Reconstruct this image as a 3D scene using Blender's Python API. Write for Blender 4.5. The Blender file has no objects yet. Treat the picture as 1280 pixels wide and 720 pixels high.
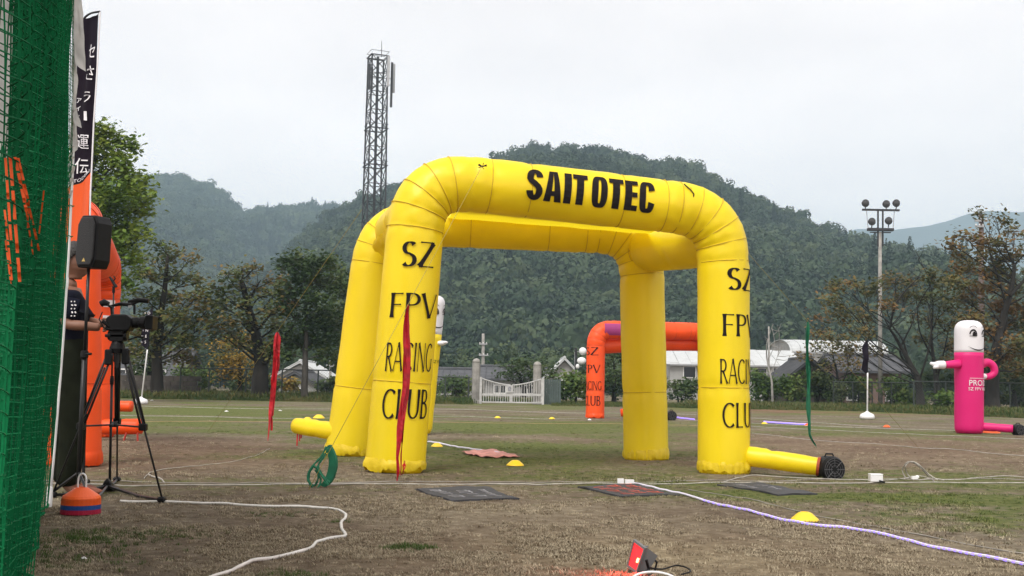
import bpy, bmesh, math, random
from mathutils import Vector, Matrix, noise
R = math.radians
HAZE = .0005
PI = math.pi
scene = bpy.context.scene
COL = scene.collection
rnd = random.Random(7)

# ------------------------------------------------------------------ camera
F = 1400.0; CAM_H = 0.75
PITCH = math.atan(124 / F); ROLL = R(1.0)
CROT = Matrix.Rotation(PI / 2 + PITCH, 3, 'X') @ Matrix.Rotation(ROLL, 3, 'Z')
cd = bpy.data.cameras.new('camera'); cam = bpy.data.objects.new('camera', cd); COL.objects.link(cam)
cd.sensor_width = 36; cd.lens = F / 1280 * 36; cd.clip_start = .05; cd.clip_end = 20000
cam.matrix_world = Matrix.Translation((0, 0, CAM_H)) @ CROT.to_4x4()
scene.camera = cam
scene.view_settings.view_transform = 'Standard'; scene.view_settings.look = 'None'
scene.view_settings.exposure = 0.38; scene.view_settings.gamma = 1

# ------------------------------------------------------------------ world
SUN_EL, SUN_AZ = R(52), R(205)          # azimuth from +Y, clockwise
w = bpy.data.worlds.new('World'); scene.world = w; w.use_nodes = True
nt = w.node_tree; nt.nodes.clear()
out = nt.nodes.new('ShaderNodeOutputWorld'); bg = nt.nodes.new('ShaderNodeBackground'); bg2 = nt.nodes.new('ShaderNodeBackground')
sky = nt.nodes.new('ShaderNodeTexSky'); sky.sky_type = 'NISHITA'; sky.sun_disc = False
sky.sun_elevation = SUN_EL; sky.sun_rotation = SUN_AZ; sky.air_density = 1; sky.dust_density = 2
bg.inputs[1].default_value = .05
nt.links.new(sky.outputs[0], bg.inputs[0])
tc = nt.nodes.new('ShaderNodeTexCoord'); mp = nt.nodes.new('ShaderNodeMapping'); mp.inputs['Scale'].default_value = (1.6, 1.6, 4.2)
nz = nt.nodes.new('ShaderNodeTexNoise'); nz.inputs['Scale'].default_value = 1.7; nz.inputs['Detail'].default_value = 6; nz.inputs['Roughness'].default_value = .55
rp = nt.nodes.new('ShaderNodeValToRGB')
rp.color_ramp.elements[0].position = .3; rp.color_ramp.elements[0].color = (.655, .603, .592, 1)
rp.color_ramp.elements[1].position = .72; rp.color_ramp.elements[1].color = (.835, .765, .735, 1)
nt.links.new(tc.outputs['Generated'], mp.inputs[0]); nt.links.new(mp.outputs[0], nz.inputs[0]); nt.links.new(nz.outputs[0], rp.inputs[0])
sp = nt.nodes.new('ShaderNodeSeparateXYZ'); nt.links.new(tc.outputs['Generated'], sp.inputs[0])     # overcast sky a little brighter towards the horizon
hr = nt.nodes.new('ShaderNodeMapRange'); hr.interpolation_type = 'SMOOTHERSTEP'; hr.inputs['From Min'].default_value = 0; hr.inputs['From Max'].default_value = .42
hr.inputs['To Min'].default_value = 1.16; hr.inputs['To Max'].default_value = .76; nt.links.new(sp.outputs['Z'], hr.inputs[0])
vm = nt.nodes.new('ShaderNodeVectorMath'); vm.operation = 'SCALE'; nt.links.new(rp.outputs[0], vm.inputs[0]); nt.links.new(hr.outputs[0], vm.inputs['Scale'])
nt.links.new(vm.outputs[0], bg2.inputs[0]); bg2.inputs[1].default_value = 2.0
mx = nt.nodes.new('ShaderNodeMixShader'); mx.inputs[0].default_value = .94
nt.links.new(bg.outputs[0], mx.inputs[1]); nt.links.new(bg2.outputs[0], mx.inputs[2]); nt.links.new(mx.outputs[0], out.inputs[0])

sl = bpy.data.lights.new('sun', 'SUN'); sl.energy = 2.3; sl.angle = R(25); sl.color = (1, .97, .92)
so = bpy.data.objects.new('sun', sl); COL.objects.link(so)
sd = Vector((math.sin(SUN_AZ) * math.cos(SUN_EL), math.cos(SUN_AZ) * math.cos(SUN_EL), math.sin(SUN_EL)))
so.rotation_euler = sd.to_track_quat('Z', 'Y').to_euler(); so.location = (0, -5, 20)

# ------------------------------------------------------------------ measuring helpers
CP = Vector((0, 0, CAM_H))
def ray(px, py): return CROT @ Vector(((px - 640) / F, -(py - 360) / F, -1))
def P(px, py, Y):
    d = ray(px, py); return CP + d * (Y / d.y)
def G(px, py, z=0.0):
    d = ray(px, py); return CP + d * ((z - CAM_H) / d.z)
def hz(px): return 484 + (px - 640) * math.tan(ROLL)

# ------------------------------------------------------------------ materials
MATS = {}
def mat(name, col, rough=.6, var=.0, scale=5, bump=0, bscale=40, metal=0, col2=None, emit=None, est=0, spec=.5, stretch=None, transl=0, coat=0):
    m = bpy.data.materials.new(name); m.use_nodes = True; MATS[name] = m
    n = m.node_tree.nodes; l = m.node_tree.links; b = n['Principled BSDF']
    b.inputs['Roughness'].default_value = rough; b.inputs['Metallic'].default_value = metal
    b.inputs['Specular IOR Level'].default_value = spec; b.inputs['Coat Weight'].default_value = coat
    b.inputs['Base Color'].default_value = (*col, 1)
    t = n.new('ShaderNodeTexCoord'); mpn = n.new('ShaderNodeMapping')
    if stretch: mpn.inputs['Scale'].default_value = stretch
    l.new(t.outputs['Object'], mpn.inputs[0])
    if var or col2:
        z = n.new('ShaderNodeTexNoise'); z.inputs['Scale'].default_value = scale; z.inputs['Detail'].default_value = 5
        l.new(mpn.outputs[0], z.inputs[0]); r = n.new('ShaderNodeValToRGB')
        a = col; c2 = col2 or tuple(min(1, c * (1 + var)) for c in col)
        if not col2: a = tuple(c * (1 - var) for c in col)
        r.color_ramp.elements[0].position = .35; r.color_ramp.elements[1].position = .65
        r.color_ramp.elements[0].color = (*a, 1); r.color_ramp.elements[1].color = (*c2, 1)
        l.new(z.outputs[0], r.inputs[0]); l.new(r.outputs[0], b.inputs['Base Color'])
    if bump:
        z = n.new('ShaderNodeTexNoise'); z.inputs['Scale'].default_value = bscale; z.inputs['Detail'].default_value = 4
        l.new(mpn.outputs[0], z.inputs[0]); bn = n.new('ShaderNodeBump'); bn.inputs['Strength'].default_value = bump
        bn.inputs['Distance'].default_value = .02
        l.new(z.outputs[0], bn.inputs['Height']); l.new(bn.outputs[0], b.inputs['Normal'])
    if emit:
        b.inputs['Emission Color'].default_value = (*emit, 1); b.inputs['Emission Strength'].default_value = est
    if transl:
        tr = n.new('ShaderNodeBsdfTranslucent'); ms = n.new('ShaderNodeMixShader'); ms.inputs[0].default_value = transl
        o = n['Material Output']; l.new(b.outputs[0], ms.inputs[1]); l.new(tr.outputs[0], ms.inputs[2]); l.new(ms.outputs[0], o.inputs[0])
        src = b.inputs['Base Color'].links
        if src: l.new(src[0].from_socket, tr.inputs[0])
        else: tr.inputs[0].default_value = (*col, 1)
    return m

def leafmat(name, c1, c2, c3=None, scale=.8, rand=True, transl=.25, isl=.22):
    m = bpy.data.materials.new(name); m.use_nodes = True
    n = m.node_tree.nodes; l = m.node_tree.links; b = n['Principled BSDF']
    b.inputs['Roughness'].default_value = .6; b.inputs['Specular IOR Level'].default_value = .25
    g = n.new('ShaderNodeNewGeometry')
    z = n.new('ShaderNodeTexNoise'); z.inputs['Scale'].default_value = scale; z.inputs['Detail'].default_value = 3
    l.new(g.outputs['Position'], z.inputs[0])
    oi = n.new('ShaderNodeObjectInfo')
    ad = n.new('ShaderNodeMath'); ad.operation = 'MULTIPLY_ADD'; ad.inputs[1].default_value = .45; ad.inputs[2].default_value = -.22
    l.new(oi.outputs['Random'], ad.inputs[0])
    a2 = n.new('ShaderNodeMath'); l.new(z.outputs[0], a2.inputs[0])
    if rand: l.new(ad.outputs[0], a2.inputs[1])
    else: a2.inputs[1].default_value = 0
    ri = n.new('ShaderNodeMath'); ri.operation = 'MULTIPLY_ADD'; ri.inputs[1].default_value = .22; ri.inputs[2].default_value = -.11
    ri.inputs[1].default_value = isl; ri.inputs[2].default_value = -isl / 2
    l.new(g.outputs['Random Per Island'], ri.inputs[0]); a3 = n.new('ShaderNodeMath'); l.new(a2.outputs[0], a3.inputs[0]); l.new(ri.outputs[0], a3.inputs[1])
    r = n.new('ShaderNodeValToRGB'); e = r.color_ramp.elements
    e[0].position = .32; e[0].color = (*c1, 1); e[1].position = .68; e[1].color = (*(c3 or c2), 1)
    if c3:
        k = e.new(.5); k.color = (*c2, 1)
    l.new(a3.outputs[0], r.inputs[0]); l.new(r.outputs[0], b.inputs['Base Color'])
    tr = n.new('ShaderNodeBsdfTranslucent'); ms = n.new('ShaderNodeMixShader'); ms.inputs[0].default_value = transl
    l.new(r.outputs[0], tr.inputs[0]); o = n['Material Output']
    l.new(b.outputs[0], ms.inputs[1]); l.new(tr.outputs[0], ms.inputs[2]); l.new(ms.outputs[0], o.inputs[0])
    return m

M_yel = mat('yellow_nylon', (.93, .735, .008), .42, var=.06, scale=2, bump=.32, bscale=5, stretch=(1, 1, .4), transl=.25)
M_yelhem = mat('yellow_hem', (.74, .55, .01), .5, bump=.6, bscale=14, transl=.12)
M_yseam = mat('yellow_seam', (.58, .39, .01), .7)
M_org = mat('orange_nylon', (.90, .085, .004), .5, var=.06, scale=3, bump=.3, bscale=5, transl=.15)
M_oseam = mat('orange_seam', (.55, .055, .006), .7)
M_ink = mat('black_print', (.012, .009, .010), .75, spec=.15, var=.2, scale=20)
M_pur = mat('purple_print', (.30, .03, .16), .6)
M_white = mat('white_paint', (.72, .72, .71), .5, var=.05)
M_wplas = mat('white_plastic', (.75, .75, .75), .35)
M_blk = mat('black_plastic', (.006, .006, .007), .5, spec=.22, var=.2, scale=30)
M_blkm = mat('black_metal', (.012, .012, .013), .4, spec=.35)
M_grille = mat('speaker_grille', (.012, .012, .013), .6, bump=.5, bscale=300)
M_gold = mat('gold_emblem', (.5, .36, .12), .4, metal=.5)
M_steel = mat('galvanised_steel', (.36, .37, .38), .5, metal=.6, var=.1)
M_tower = mat('tower_steel', (.03, .032, .036), .6, metal=.2, var=.2)
M_conc = mat('weathered_concrete', (.26, .25, .23), .9, var=.25, scale=3, bump=.3, bscale=12)
M_bark = mat('bark', (.016, .013, .010), .95, var=.35, scale=4, bump=.9, bscale=10, stretch=(1, 1, .3))
M_barkg = mat('grey_bark', (.05, .045, .038), .95, var=.35, scale=4, bump=.8, bscale=10, stretch=(1, 1, .3))
M_net = mat('green_net_cord', (.003, .13, .045), .8, var=.35, scale=2.5, spec=.15)
M_green = mat('green_streamer', (.008, .15, .075), .6, var=.2, scale=12, transl=.2)
M_red = mat('red_streamer', (.50, .008, .02), .55, var=.25, scale=14, transl=.2)
M_cloth = mat('white_cloth', (.55, .54, .52), .8, var=.15, scale=9, transl=.3)
M_shirt = mat('navy_shirt', (.008, .009, .017), .95, spec=.1)
M_pants = mat('dark_olive_trousers', (.010, .012, .007), .95, spec=.1, var=.25, scale=8, bump=.5, bscale=12)
M_skin = mat('skin', (.20, .095, .06), .55, var=.08)
M_hair = mat('black_hair', (.01, .009, .008), .5, bump=.8, bscale=60)
M_shoe = mat('brown_shoe', (.20, .06, .03), .6)
M_flag = mat('dark_purple_flag', (.013, .009, .016), .9, spec=.1, var=.2, scale=5, transl=.1)
M_flago = mat('orange_flag_cloth', (.80, .10, .01), .6, transl=.2)
M_print = mat('white_print', (.75, .73, .76), .6)
M_pink = mat('magenta_nylon', (.70, .006, .17), .5, bump=.25, bscale=6, transl=.12)
M_wnyl = mat('white_nylon', (.78, .77, .80), .5, transl=.1, bump=.2, bscale=6)
M_rope = mat('pale_rope', (.36, .34, .30), .8, var=.2, scale=10)
M_hose = mat('white_hose', (.66, .64, .60), .6, var=.12, scale=9)
M_cable = mat('grey_cable', (.24, .22, .19), .8, var=.25, scale=6)
M_matb = mat('black_mat', (.035, .036, .042), .75, var=.25, scale=9, bump=.3, bscale=30)
M_matg = mat('grey_print', (.26, .26, .28), .7, var=.5, scale=12)
M_matr = mat('red_print', (.50, .08, .05), .7, var=.4, scale=12)
M_pcloth = mat('faded_pink_cloth', (.55, .25, .22), .8, var=.25, scale=9)
M_disc = mat('yellow_disc', (.82, .56, .02), .45)
M_dorg = mat('orange_disc', (.85, .11, .01), .45)
M_dblu = mat('blue_disc', (.012, .07, .30), .45)
M_dred = mat('red_disc', (.42, .01, .05), .45)
M_roofg = mat('grey_tile_roof', (.065, .068, .075), .7, var=.25, scale=3, bump=1, bscale=8, stretch=(.4, 1, 1))
M_roofp = mat('pale_sheet_roof', (.46, .48, .48), .6, var=.08, scale=1.5)
M_wall = mat('cream_wall', (.30, .30, .29), .85, var=.1, scale=1)
M_wallb = mat('pinkish_brown_wall', (.22, .15, .13), .85, var=.12, scale=2)
M_block = mat('dark_block_wall', (.065, .055, .048), .95, var=.35, scale=3)
M_glass = mat('dark_window_glass', (.02, .022, .025), .15)
M_tin = mat('teal_sheet', (.06, .085, .08), .6, var=.15)

# ------------------------------------------------------------------ mesh builder
class MB:
    def __init__(s): s.v = []; s.f = []
    def add(s, v, f):
        o = len(s.v); s.v += [Vector(p) for p in v]; s.f += [tuple(i + o for i in q) for q in f]; return s
    def box(s, c, sz, rot=None, taper=1):
        c = Vector(c); a, b, h = sz[0] / 2, sz[1] / 2, sz[2] / 2
        vs = [Vector((x * (taper if z > 0 else 1), y * (taper if z > 0 else 1), z)) for z in (-h, h) for x, y in ((-a, -b), (a, -b), (a, b), (-a, b))]
        if rot is not None: vs = [rot @ p for p in vs]
        return s.add([c + p for p in vs], [(3, 2, 1, 0), (4, 5, 6, 7), (0, 1, 5, 4), (1, 2, 6, 5), (2, 3, 7, 6), (3, 0, 4, 7)])
    def tube(s, pts, r, n=8, cap=True, closed=False):
        pts = [Vector(p) for p in pts]; N = len(pts)
        rs = r if isinstance(r, (list, tuple)) else [r] * N
        ref = None; rings = []
        for i, p in enumerate(pts):
            if closed: d = pts[(i + 1) % N] - pts[i - 1]
            else: d = pts[min(i + 1, N - 1)] - pts[max(i - 1, 0)]
            if d.length < 1e-9: d = Vector((0, 0, 1))
            d.normalize()
            if ref is None:
                ref = Vector((0, 0, 1)) if abs(d.z) < .9 else Vector((1, 0, 0))
            u = (ref - d * ref.dot(d))
            if u.length < 1e-6: u = d.orthogonal()
            u.normalize(); ref = u; v = d.cross(u)
            rings.append([p + (u * math.cos(2 * PI * k / n) + v * math.sin(2 * PI * k / n)) * rs[i] for k in range(n)])
        vs = [q for ring in rings for q in ring]; fs = []
        for i in range(N if closed else N - 1):
            j = (i + 1) % N
            for k in range(n): fs.append((i * n + k, i * n + (k + 1) % n, j * n + (k + 1) % n, j * n + k))
        if cap and not closed:
            fs.append(tuple(range(n))[::-1]); fs.append(tuple((N - 1) * n + k for k in range(n)))
        return s.add(vs, fs)
    def cyl(s, a, b, r, r2=None, n=8): return s.tube([a, b], [r, r if r2 is None else r2], n)
    def lathe(s, prof, c=(0, 0, 0), n=16, axis=None):
        c = Vector(c); vs = []; fs = []
        q = Vector((0, 0, 1)).rotation_difference(Vector(axis)).to_matrix() if axis is not None else None
        for r_, z in prof:
            for k in range(n):
                p = Vector((r_ * math.cos(2 * PI * k / n), r_ * math.sin(2 * PI * k / n), z))
                vs.append(c + (q @ p if q else p))
        for i in range(len(prof) - 1):
            for k in range(n): fs.append((i * n + k, i * n + (k + 1) % n, (i + 1) * n + (k + 1) % n, (i + 1) * n + k))
        fs.append(tuple(range(n))[::-1]); fs.append(tuple((len(prof) - 1) * n + k for k in range(n)))
        return s.add(vs, fs)
    def ball(s, c, r, sc=(1, 1, 1), n=12, m=8, rot=None):
        c = Vector(c); vs = []; fs = []
        for i in range(m + 1):
            t = PI * i / m
            for k in range(n):
                p = Vector((math.sin(t) * math.cos(2 * PI * k / n) * r * sc[0], math.sin(t) * math.sin(2 * PI * k / n) * r * sc[1], math.cos(t) * r * sc[2]))
                vs.append(c + (rot @ p if rot else p))
        for i in range(m):
            for k in range(n): fs.append((i * n + k, (i + 1) * n + k, (i + 1) * n + (k + 1) % n, i * n + (k + 1) % n))
        return s.add(vs, fs)
    def prism(s, poly, z0, z1, xf=None):
        n = len(poly); vs = [Vector((x, y, z0)) for x, y in poly] + [Vector((x, y, z1)) for x, y in poly]
        if xf: vs = [xf(p) for p in vs]
        return s.add(vs, [tuple(range(n))[::-1], tuple(range(n, 2 * n))] + [(k, (k + 1) % n, n + (k + 1) % n, n + k) for k in range(n)])
    def ribbon(s, L, Rr):
        n = len(L); return s.add(list(L) + list(Rr), [(i, i + 1, n + i + 1, n + i) for i in range(n - 1)])
    def build(s, name, m, parent=None, smooth=False, kind=None, label=None):
        org = parent_origin(parent) if parent else Vector((0, 0, 0))
        me = bpy.data.meshes.new(name); me.from_pydata([tuple(p - org) for p in s.v], [], s.f)
        me.materials.append(m)
        if smooth: me.polygons.foreach_set('use_smooth', [True] * len(me.polygons))
        me.update()
        o = bpy.data.objects.new(name, me); COL.objects.link(o)
        if parent: o.parent = parent
        if kind: o['kind'] = kind
        if label: o['label'] = label
        return o

def parent_origin(p):
    v = Vector((0, 0, 0))
    while p: v += p.location; p = p.parent
    return v

def thing(name, label, cat, loc=(0, 0, 0), group=None):
    o = bpy.data.objects.new(name, None); o.empty_display_size = .2; COL.objects.link(o); o.location = loc
    o['label'] = label; o['category'] = cat
    if group: o['group'] = group
    return o
def tag(o, label, cat, group=None):
    o['label'] = label; o['category'] = cat
    if group: o['group'] = group
    return o
def dup(root, loc, label=None):
    r = root.copy(); COL.objects.link(r); r.location = loc
    if label: r['label'] = label
    for ch in list(root.children):
        c = ch.copy(); COL.objects.link(c); c.parent = r
        for g in list(ch.children):
            d = g.copy(); COL.objects.link(d); d.parent = c
    return r
def smooth_pts(pts, n=6):
    """Catmull-Rom through points"""
    pts = [Vector(p) for p in pts]; o = []
    for i in range(len(pts) - 1):
        p0 = pts[max(i - 1, 0)]; p1 = pts[i]; p2 = pts[i + 1]; p3 = pts[min(i + 2, len(pts) - 1)]
        for k in range(n):
            t = k / n
            o.append(.5 * ((2 * p1) + (p2 - p0) * t + (2 * p0 - 5 * p1 + 4 * p2 - p3) * t * t + (3 * p1 - p0 - 3 * p2 + p3) * t ** 3))
    o.append(pts[-1]); return o

# ------------------------------------------------------------------ lettering
def font_mesh(text, align='CENTER'):
    c = bpy.data.curves.new('letters', 'FONT'); c.body = text; c.align_x = align; c.resolution_u = 3
    o = bpy.data.objects.new('letters', c); COL.objects.link(o)
    dg = bpy.context.evaluated_depsgraph_get(); dg.update()
    me = bpy.data.meshes.new_from_object(o.evaluated_get(dg))
    v = [p.co.copy() for p in me.vertices]; f = [tuple(p.vertices) for p in me.polygons]
    bpy.data.objects.remove(o); bpy.data.curves.remove(c); bpy.data.meshes.remove(me)
    if not v: return [], []
    x0 = min(p.x for p in v); x1 = max(p.x for p in v); y0 = min(p.y for p in v); y1 = max(p.y for p in v)
    return [Vector(((p.x - (x0 + x1) / 2) / (y1 - y0), (p.y - (y0 + y1) / 2) / (y1 - y0), 0)) for p in v], f

def arc(cx, cy, rx, ry, a0, a1, n=14):
    return [(cx + rx * math.cos(R(a0 + (a1 - a0) * k / n)), cy + ry * math.sin(R(a0 + (a1 - a0) * k / n))) for k in range(n + 1)]
def dense(pts, n=6):
    o = []
    for (a, b), (c, d) in zip(pts, pts[1:]): o += [(a + (c - a) * k / n, b + (d - b) * k / n) for k in range(n)]
    return o + [pts[-1]]
# Each glyph: (advance, [ (points, pen) ]) in a box 1 high; pen = (thick, thin): stroke width depends on its direction
TK, TN = .11, .04
def glyph(ch):
    S_ = arc(.25, .74, .19, .215, 35, 270, 12)[:] + arc(.25, .27, .21, .225, 90, -145, 12)[1:]
    g = {
        'S': (.56, [S_]),
        'Z': (.68, [dense([(.04, .965), (.6, .965)]), dense([(.57, .96), (.05, .04)]), dense([(.03, .035), (.63, .035)])]),
        'F': (.54, [dense([(.1, 0), (.1, 1)]), dense([(.02, .965), (.5, .965)]), dense([(.1, .52), (.44, .52)])]),
        'P': (.6, [dense([(.1, 0), (.1, 1)]), [(.06, .965), (.25, .965)] + arc(.27, .735, .24, .23, 90, -90, 12) + [(.1, .505)]]),
        'V': (.74, [dense([(.02, 1), (.36, .0)]), dense([(.70, 1), (.37, .0)])]),
        'R': (.66, [dense([(.1, 0), (.1, 1)]), [(.06, .965), (.25, .965)] + arc(.27, .735, .22, .23, 90, -90, 12) + [(.1, .505)], dense([(.27, .5), (.6, 0)])]),
        'A': (.74, [dense([(.02, 0), (.35, 1)]), dense([(.35, 1), (.69, 0)]), dense([(.14, .34), (.56, .34)])]),
        'C': (.76, [arc(.43, .5, .37, .475, 48, 312, 22)]),
        'I': (.24, [dense([(.11, 0), (.11, 1)])]),
        'N': (.80, [dense([(.1, 0), (.1, 1)]), dense([(.1, 1), (.68, 0)]), dense([(.69, 0), (.69, 1)])]),
        'G': (.80, [arc(.43, .5, .37, .475, 48, 312, 22), dense([(.7, .12), (.7, .46)])]),
        'L': (.54, [dense([(.1, 0), (.1, 1)]), dense([(.06, .035), (.5, .035)])]),
        'U': (.76, [[(.1, 1), (.1, .75), (.1, .5)] + arc(.37, .33, .27, .3, 180, 360, 12) + [(.64, .5), (.64, .75), (.64, 1)]]),
        'B': (.62, [dense([(.1, 0), (.1, 1)]), [(.06, .965), (.22, .965)] + arc(.26, .76, .19, .205, 90, -90, 10) + [(.12, .54)], [(.12, .53), (.24, .53)] + arc(.28, .28, .24, .245, 90, -90, 10) + [(.06, .035)]]),
    }
    return g[ch]
def stroke_text(text, thick=TK, thin=TN, space=.02):
    """returns list of strokes: each (left pts, right pts) 2D, and width"""
    x = 0; o = []
    for ch in text:
        if ch == ' ': x += .4; continue
        adv, st = glyph(ch)
        for s in st:
            L = []; Rr = []
            for i, (a, b) in enumerate(s):
                p = s[max(i - 1, 0)]; q = s[min(i + 1, len(s) - 1)]
                dx, dy = q[0] - p[0], q[1] - p[1]; m = math.hypot(dx, dy) or 1; dx /= m; dy /= m
                up = abs(dy)
                diag = dx * dy            # strokes falling to the right are the heavy ones
                wd = thin + (thick - thin) * up ** 1.3
                if .35 < up < .97 and diag > 0 and ch in 'AVZN': wd = thin + (thick - thin) * .12 if ch != 'Z' else thick * .95
                if ch == 'N' and up > .97: wd = thin * 1.2
                t = abs(2 * i / (len(s) - 1) - 1); wd *= 1 + .45 * t ** 5     # flared ends
                L.append((x + a - dy * wd / 2, b + dx * wd / 2)); Rr.append((x + a + dy * wd / 2, b - dx * wd / 2))
            o.append((L, Rr))
        x += adv + space
    return o, x - space
def put_strokes(mb, text, size_x, size_y, xf, **k):
    """xf(u, v, lift) -> world point; text centred at (0,0)"""
    st, wd = stroke_text(text, **k)
    for i, (L, Rr) in enumerate(st):
        e = .0004 * (i % 5)
        mb.ribbon([xf((a / wd - .5) * size_x, (b - .5) * size_y, e) for a, b in L], [xf((a / wd - .5) * size_x, (b - .5) * size_y, e) for a, b in Rr])

# heavy block letters for the beam, as polygons with holes built from ribbons and quads
def block_text(mb, word, W, H, xf):
    def rib(L, Rr, e): mb.ribbon([xf(a, b, e) for a, b in L], [xf(a, b, e) for a, b in Rr])
    def bar(a, b, c, d, e=0):   # x0,y0,x1,y1
        n = 5; nx = 3
        for q in range(nx):
            x0 = a + (c - a) * q / nx; x1 = a + (c - a) * (q + 1) / nx
            rib([(x0, b + (d - b) * k / n) for k in range(n + 1)], [(x1, b + (d - b) * k / n) for k in range(n + 1)], e)
    adv = {'S': .54, 'A': .60, 'I': .27, 'T': .50, 'O': .54, 'E': .45, 'C': .54, ' ': .06}
    tot = sum(adv[c] for c in word) + .03 * (len(word) - 1); x = -tot / 2
    sx = W / tot; t = .215
    for ch in word:
        a = x; w_ = adv[ch] - .02
        X = lambda u: (a + u) * sx
        Yv = lambda v: (v - .5) * H
        def B(u0, v0, u1, v1, e=0): bar(X(u0), Yv(v0), X(u1), Yv(v1), e)
        def Rb(Lp, Rp, e=0): rib([(X(u), Yv(v)) for u, v in Lp], [(X(u), Yv(v)) for u, v in Rp], e)
        if ch == 'I': B(.02, 0, .02 + t + .02, 1)
        if ch == 'T': B(0, .82, w_, 1); B(w_ / 2 - t / 2 - .01, 0, w_ / 2 + t / 2 + .01, .82)
        if ch == 'E': B(0, 0, t + .02, 1); B(t + .02, .83, w_, 1); B(t + .02, .42, w_ - .02, .58); B(t + .02, 0, w_, .17)
        if ch == 'A':
            n = 8; c = w_ / 2
            Rb([(0 + (c - t * .62) * k / n, k / n) for k in range(n + 1)], [(t + .01 + (c - t - .005) * k / n * 1, k / n) for k in range(n + 1)])
            Rb([(w_ - (c - t * .62) * k / n, k / n) for k in range(n + 1)], [(w_ - t - .01 - (c - t - .005) * k / n, k / n) for k in range(n + 1)], .0004)
            B(.12, .18, w_ - .12, .33, .0008)
        if ch in 'OC':
            n = 40; Lp = []; Rp = []
            for k in range(n + 1):
                th = 2 * PI * k / n
                if ch == 'C': th = R(18) + (2 * PI - R(36)) * k / n
                sg = lambda v, p: math.copysign(abs(v) ** p, v)
                Lp.append((w_ / 2 + w_ / 2 * sg(math.cos(th), .55), .5 + .52 * sg(math.sin(th), .75)))
                Rp.append((w_ / 2 + (w_ / 2 - t) * sg(math.cos(th), .45), .5 + .38 * sg(math.sin(th), .7)))
            Rb(Lp, Rp)
        if ch == 'S':
            pts = arc(w_ / 2, .72, w_ / 2 - t / 2, .21, 0, 180, 12) + [(.10, .66), (.14, .59), (.25, .52), (w_ - .16, .43), (w_ - .11, .35)] + arc(w_ / 2, .28, w_ / 2 - t / 2, .21, 0, -180, 12)
            L = []; Rr = []
            for i, (u, v) in enumerate(pts):
                p = pts[max(i - 1, 0)]; q = pts[min(i + 1, len(pts) - 1)]
                dx, dy = q[0] - p[0], q[1] - p[1]; m = math.hypot(dx, dy); dx /= m; dy /= m
                L.append((u - dy * t / 2, v + dx * .08 if abs(dx) > .7 else v + dx * t / 2 * .7)); Rr.append((u + dy * t / 2, v - dx * .08 if abs(dx) > .7 else v - dx * t / 2 * .7))
            Rb(L, Rr)
        x += adv[ch] + .03
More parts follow.
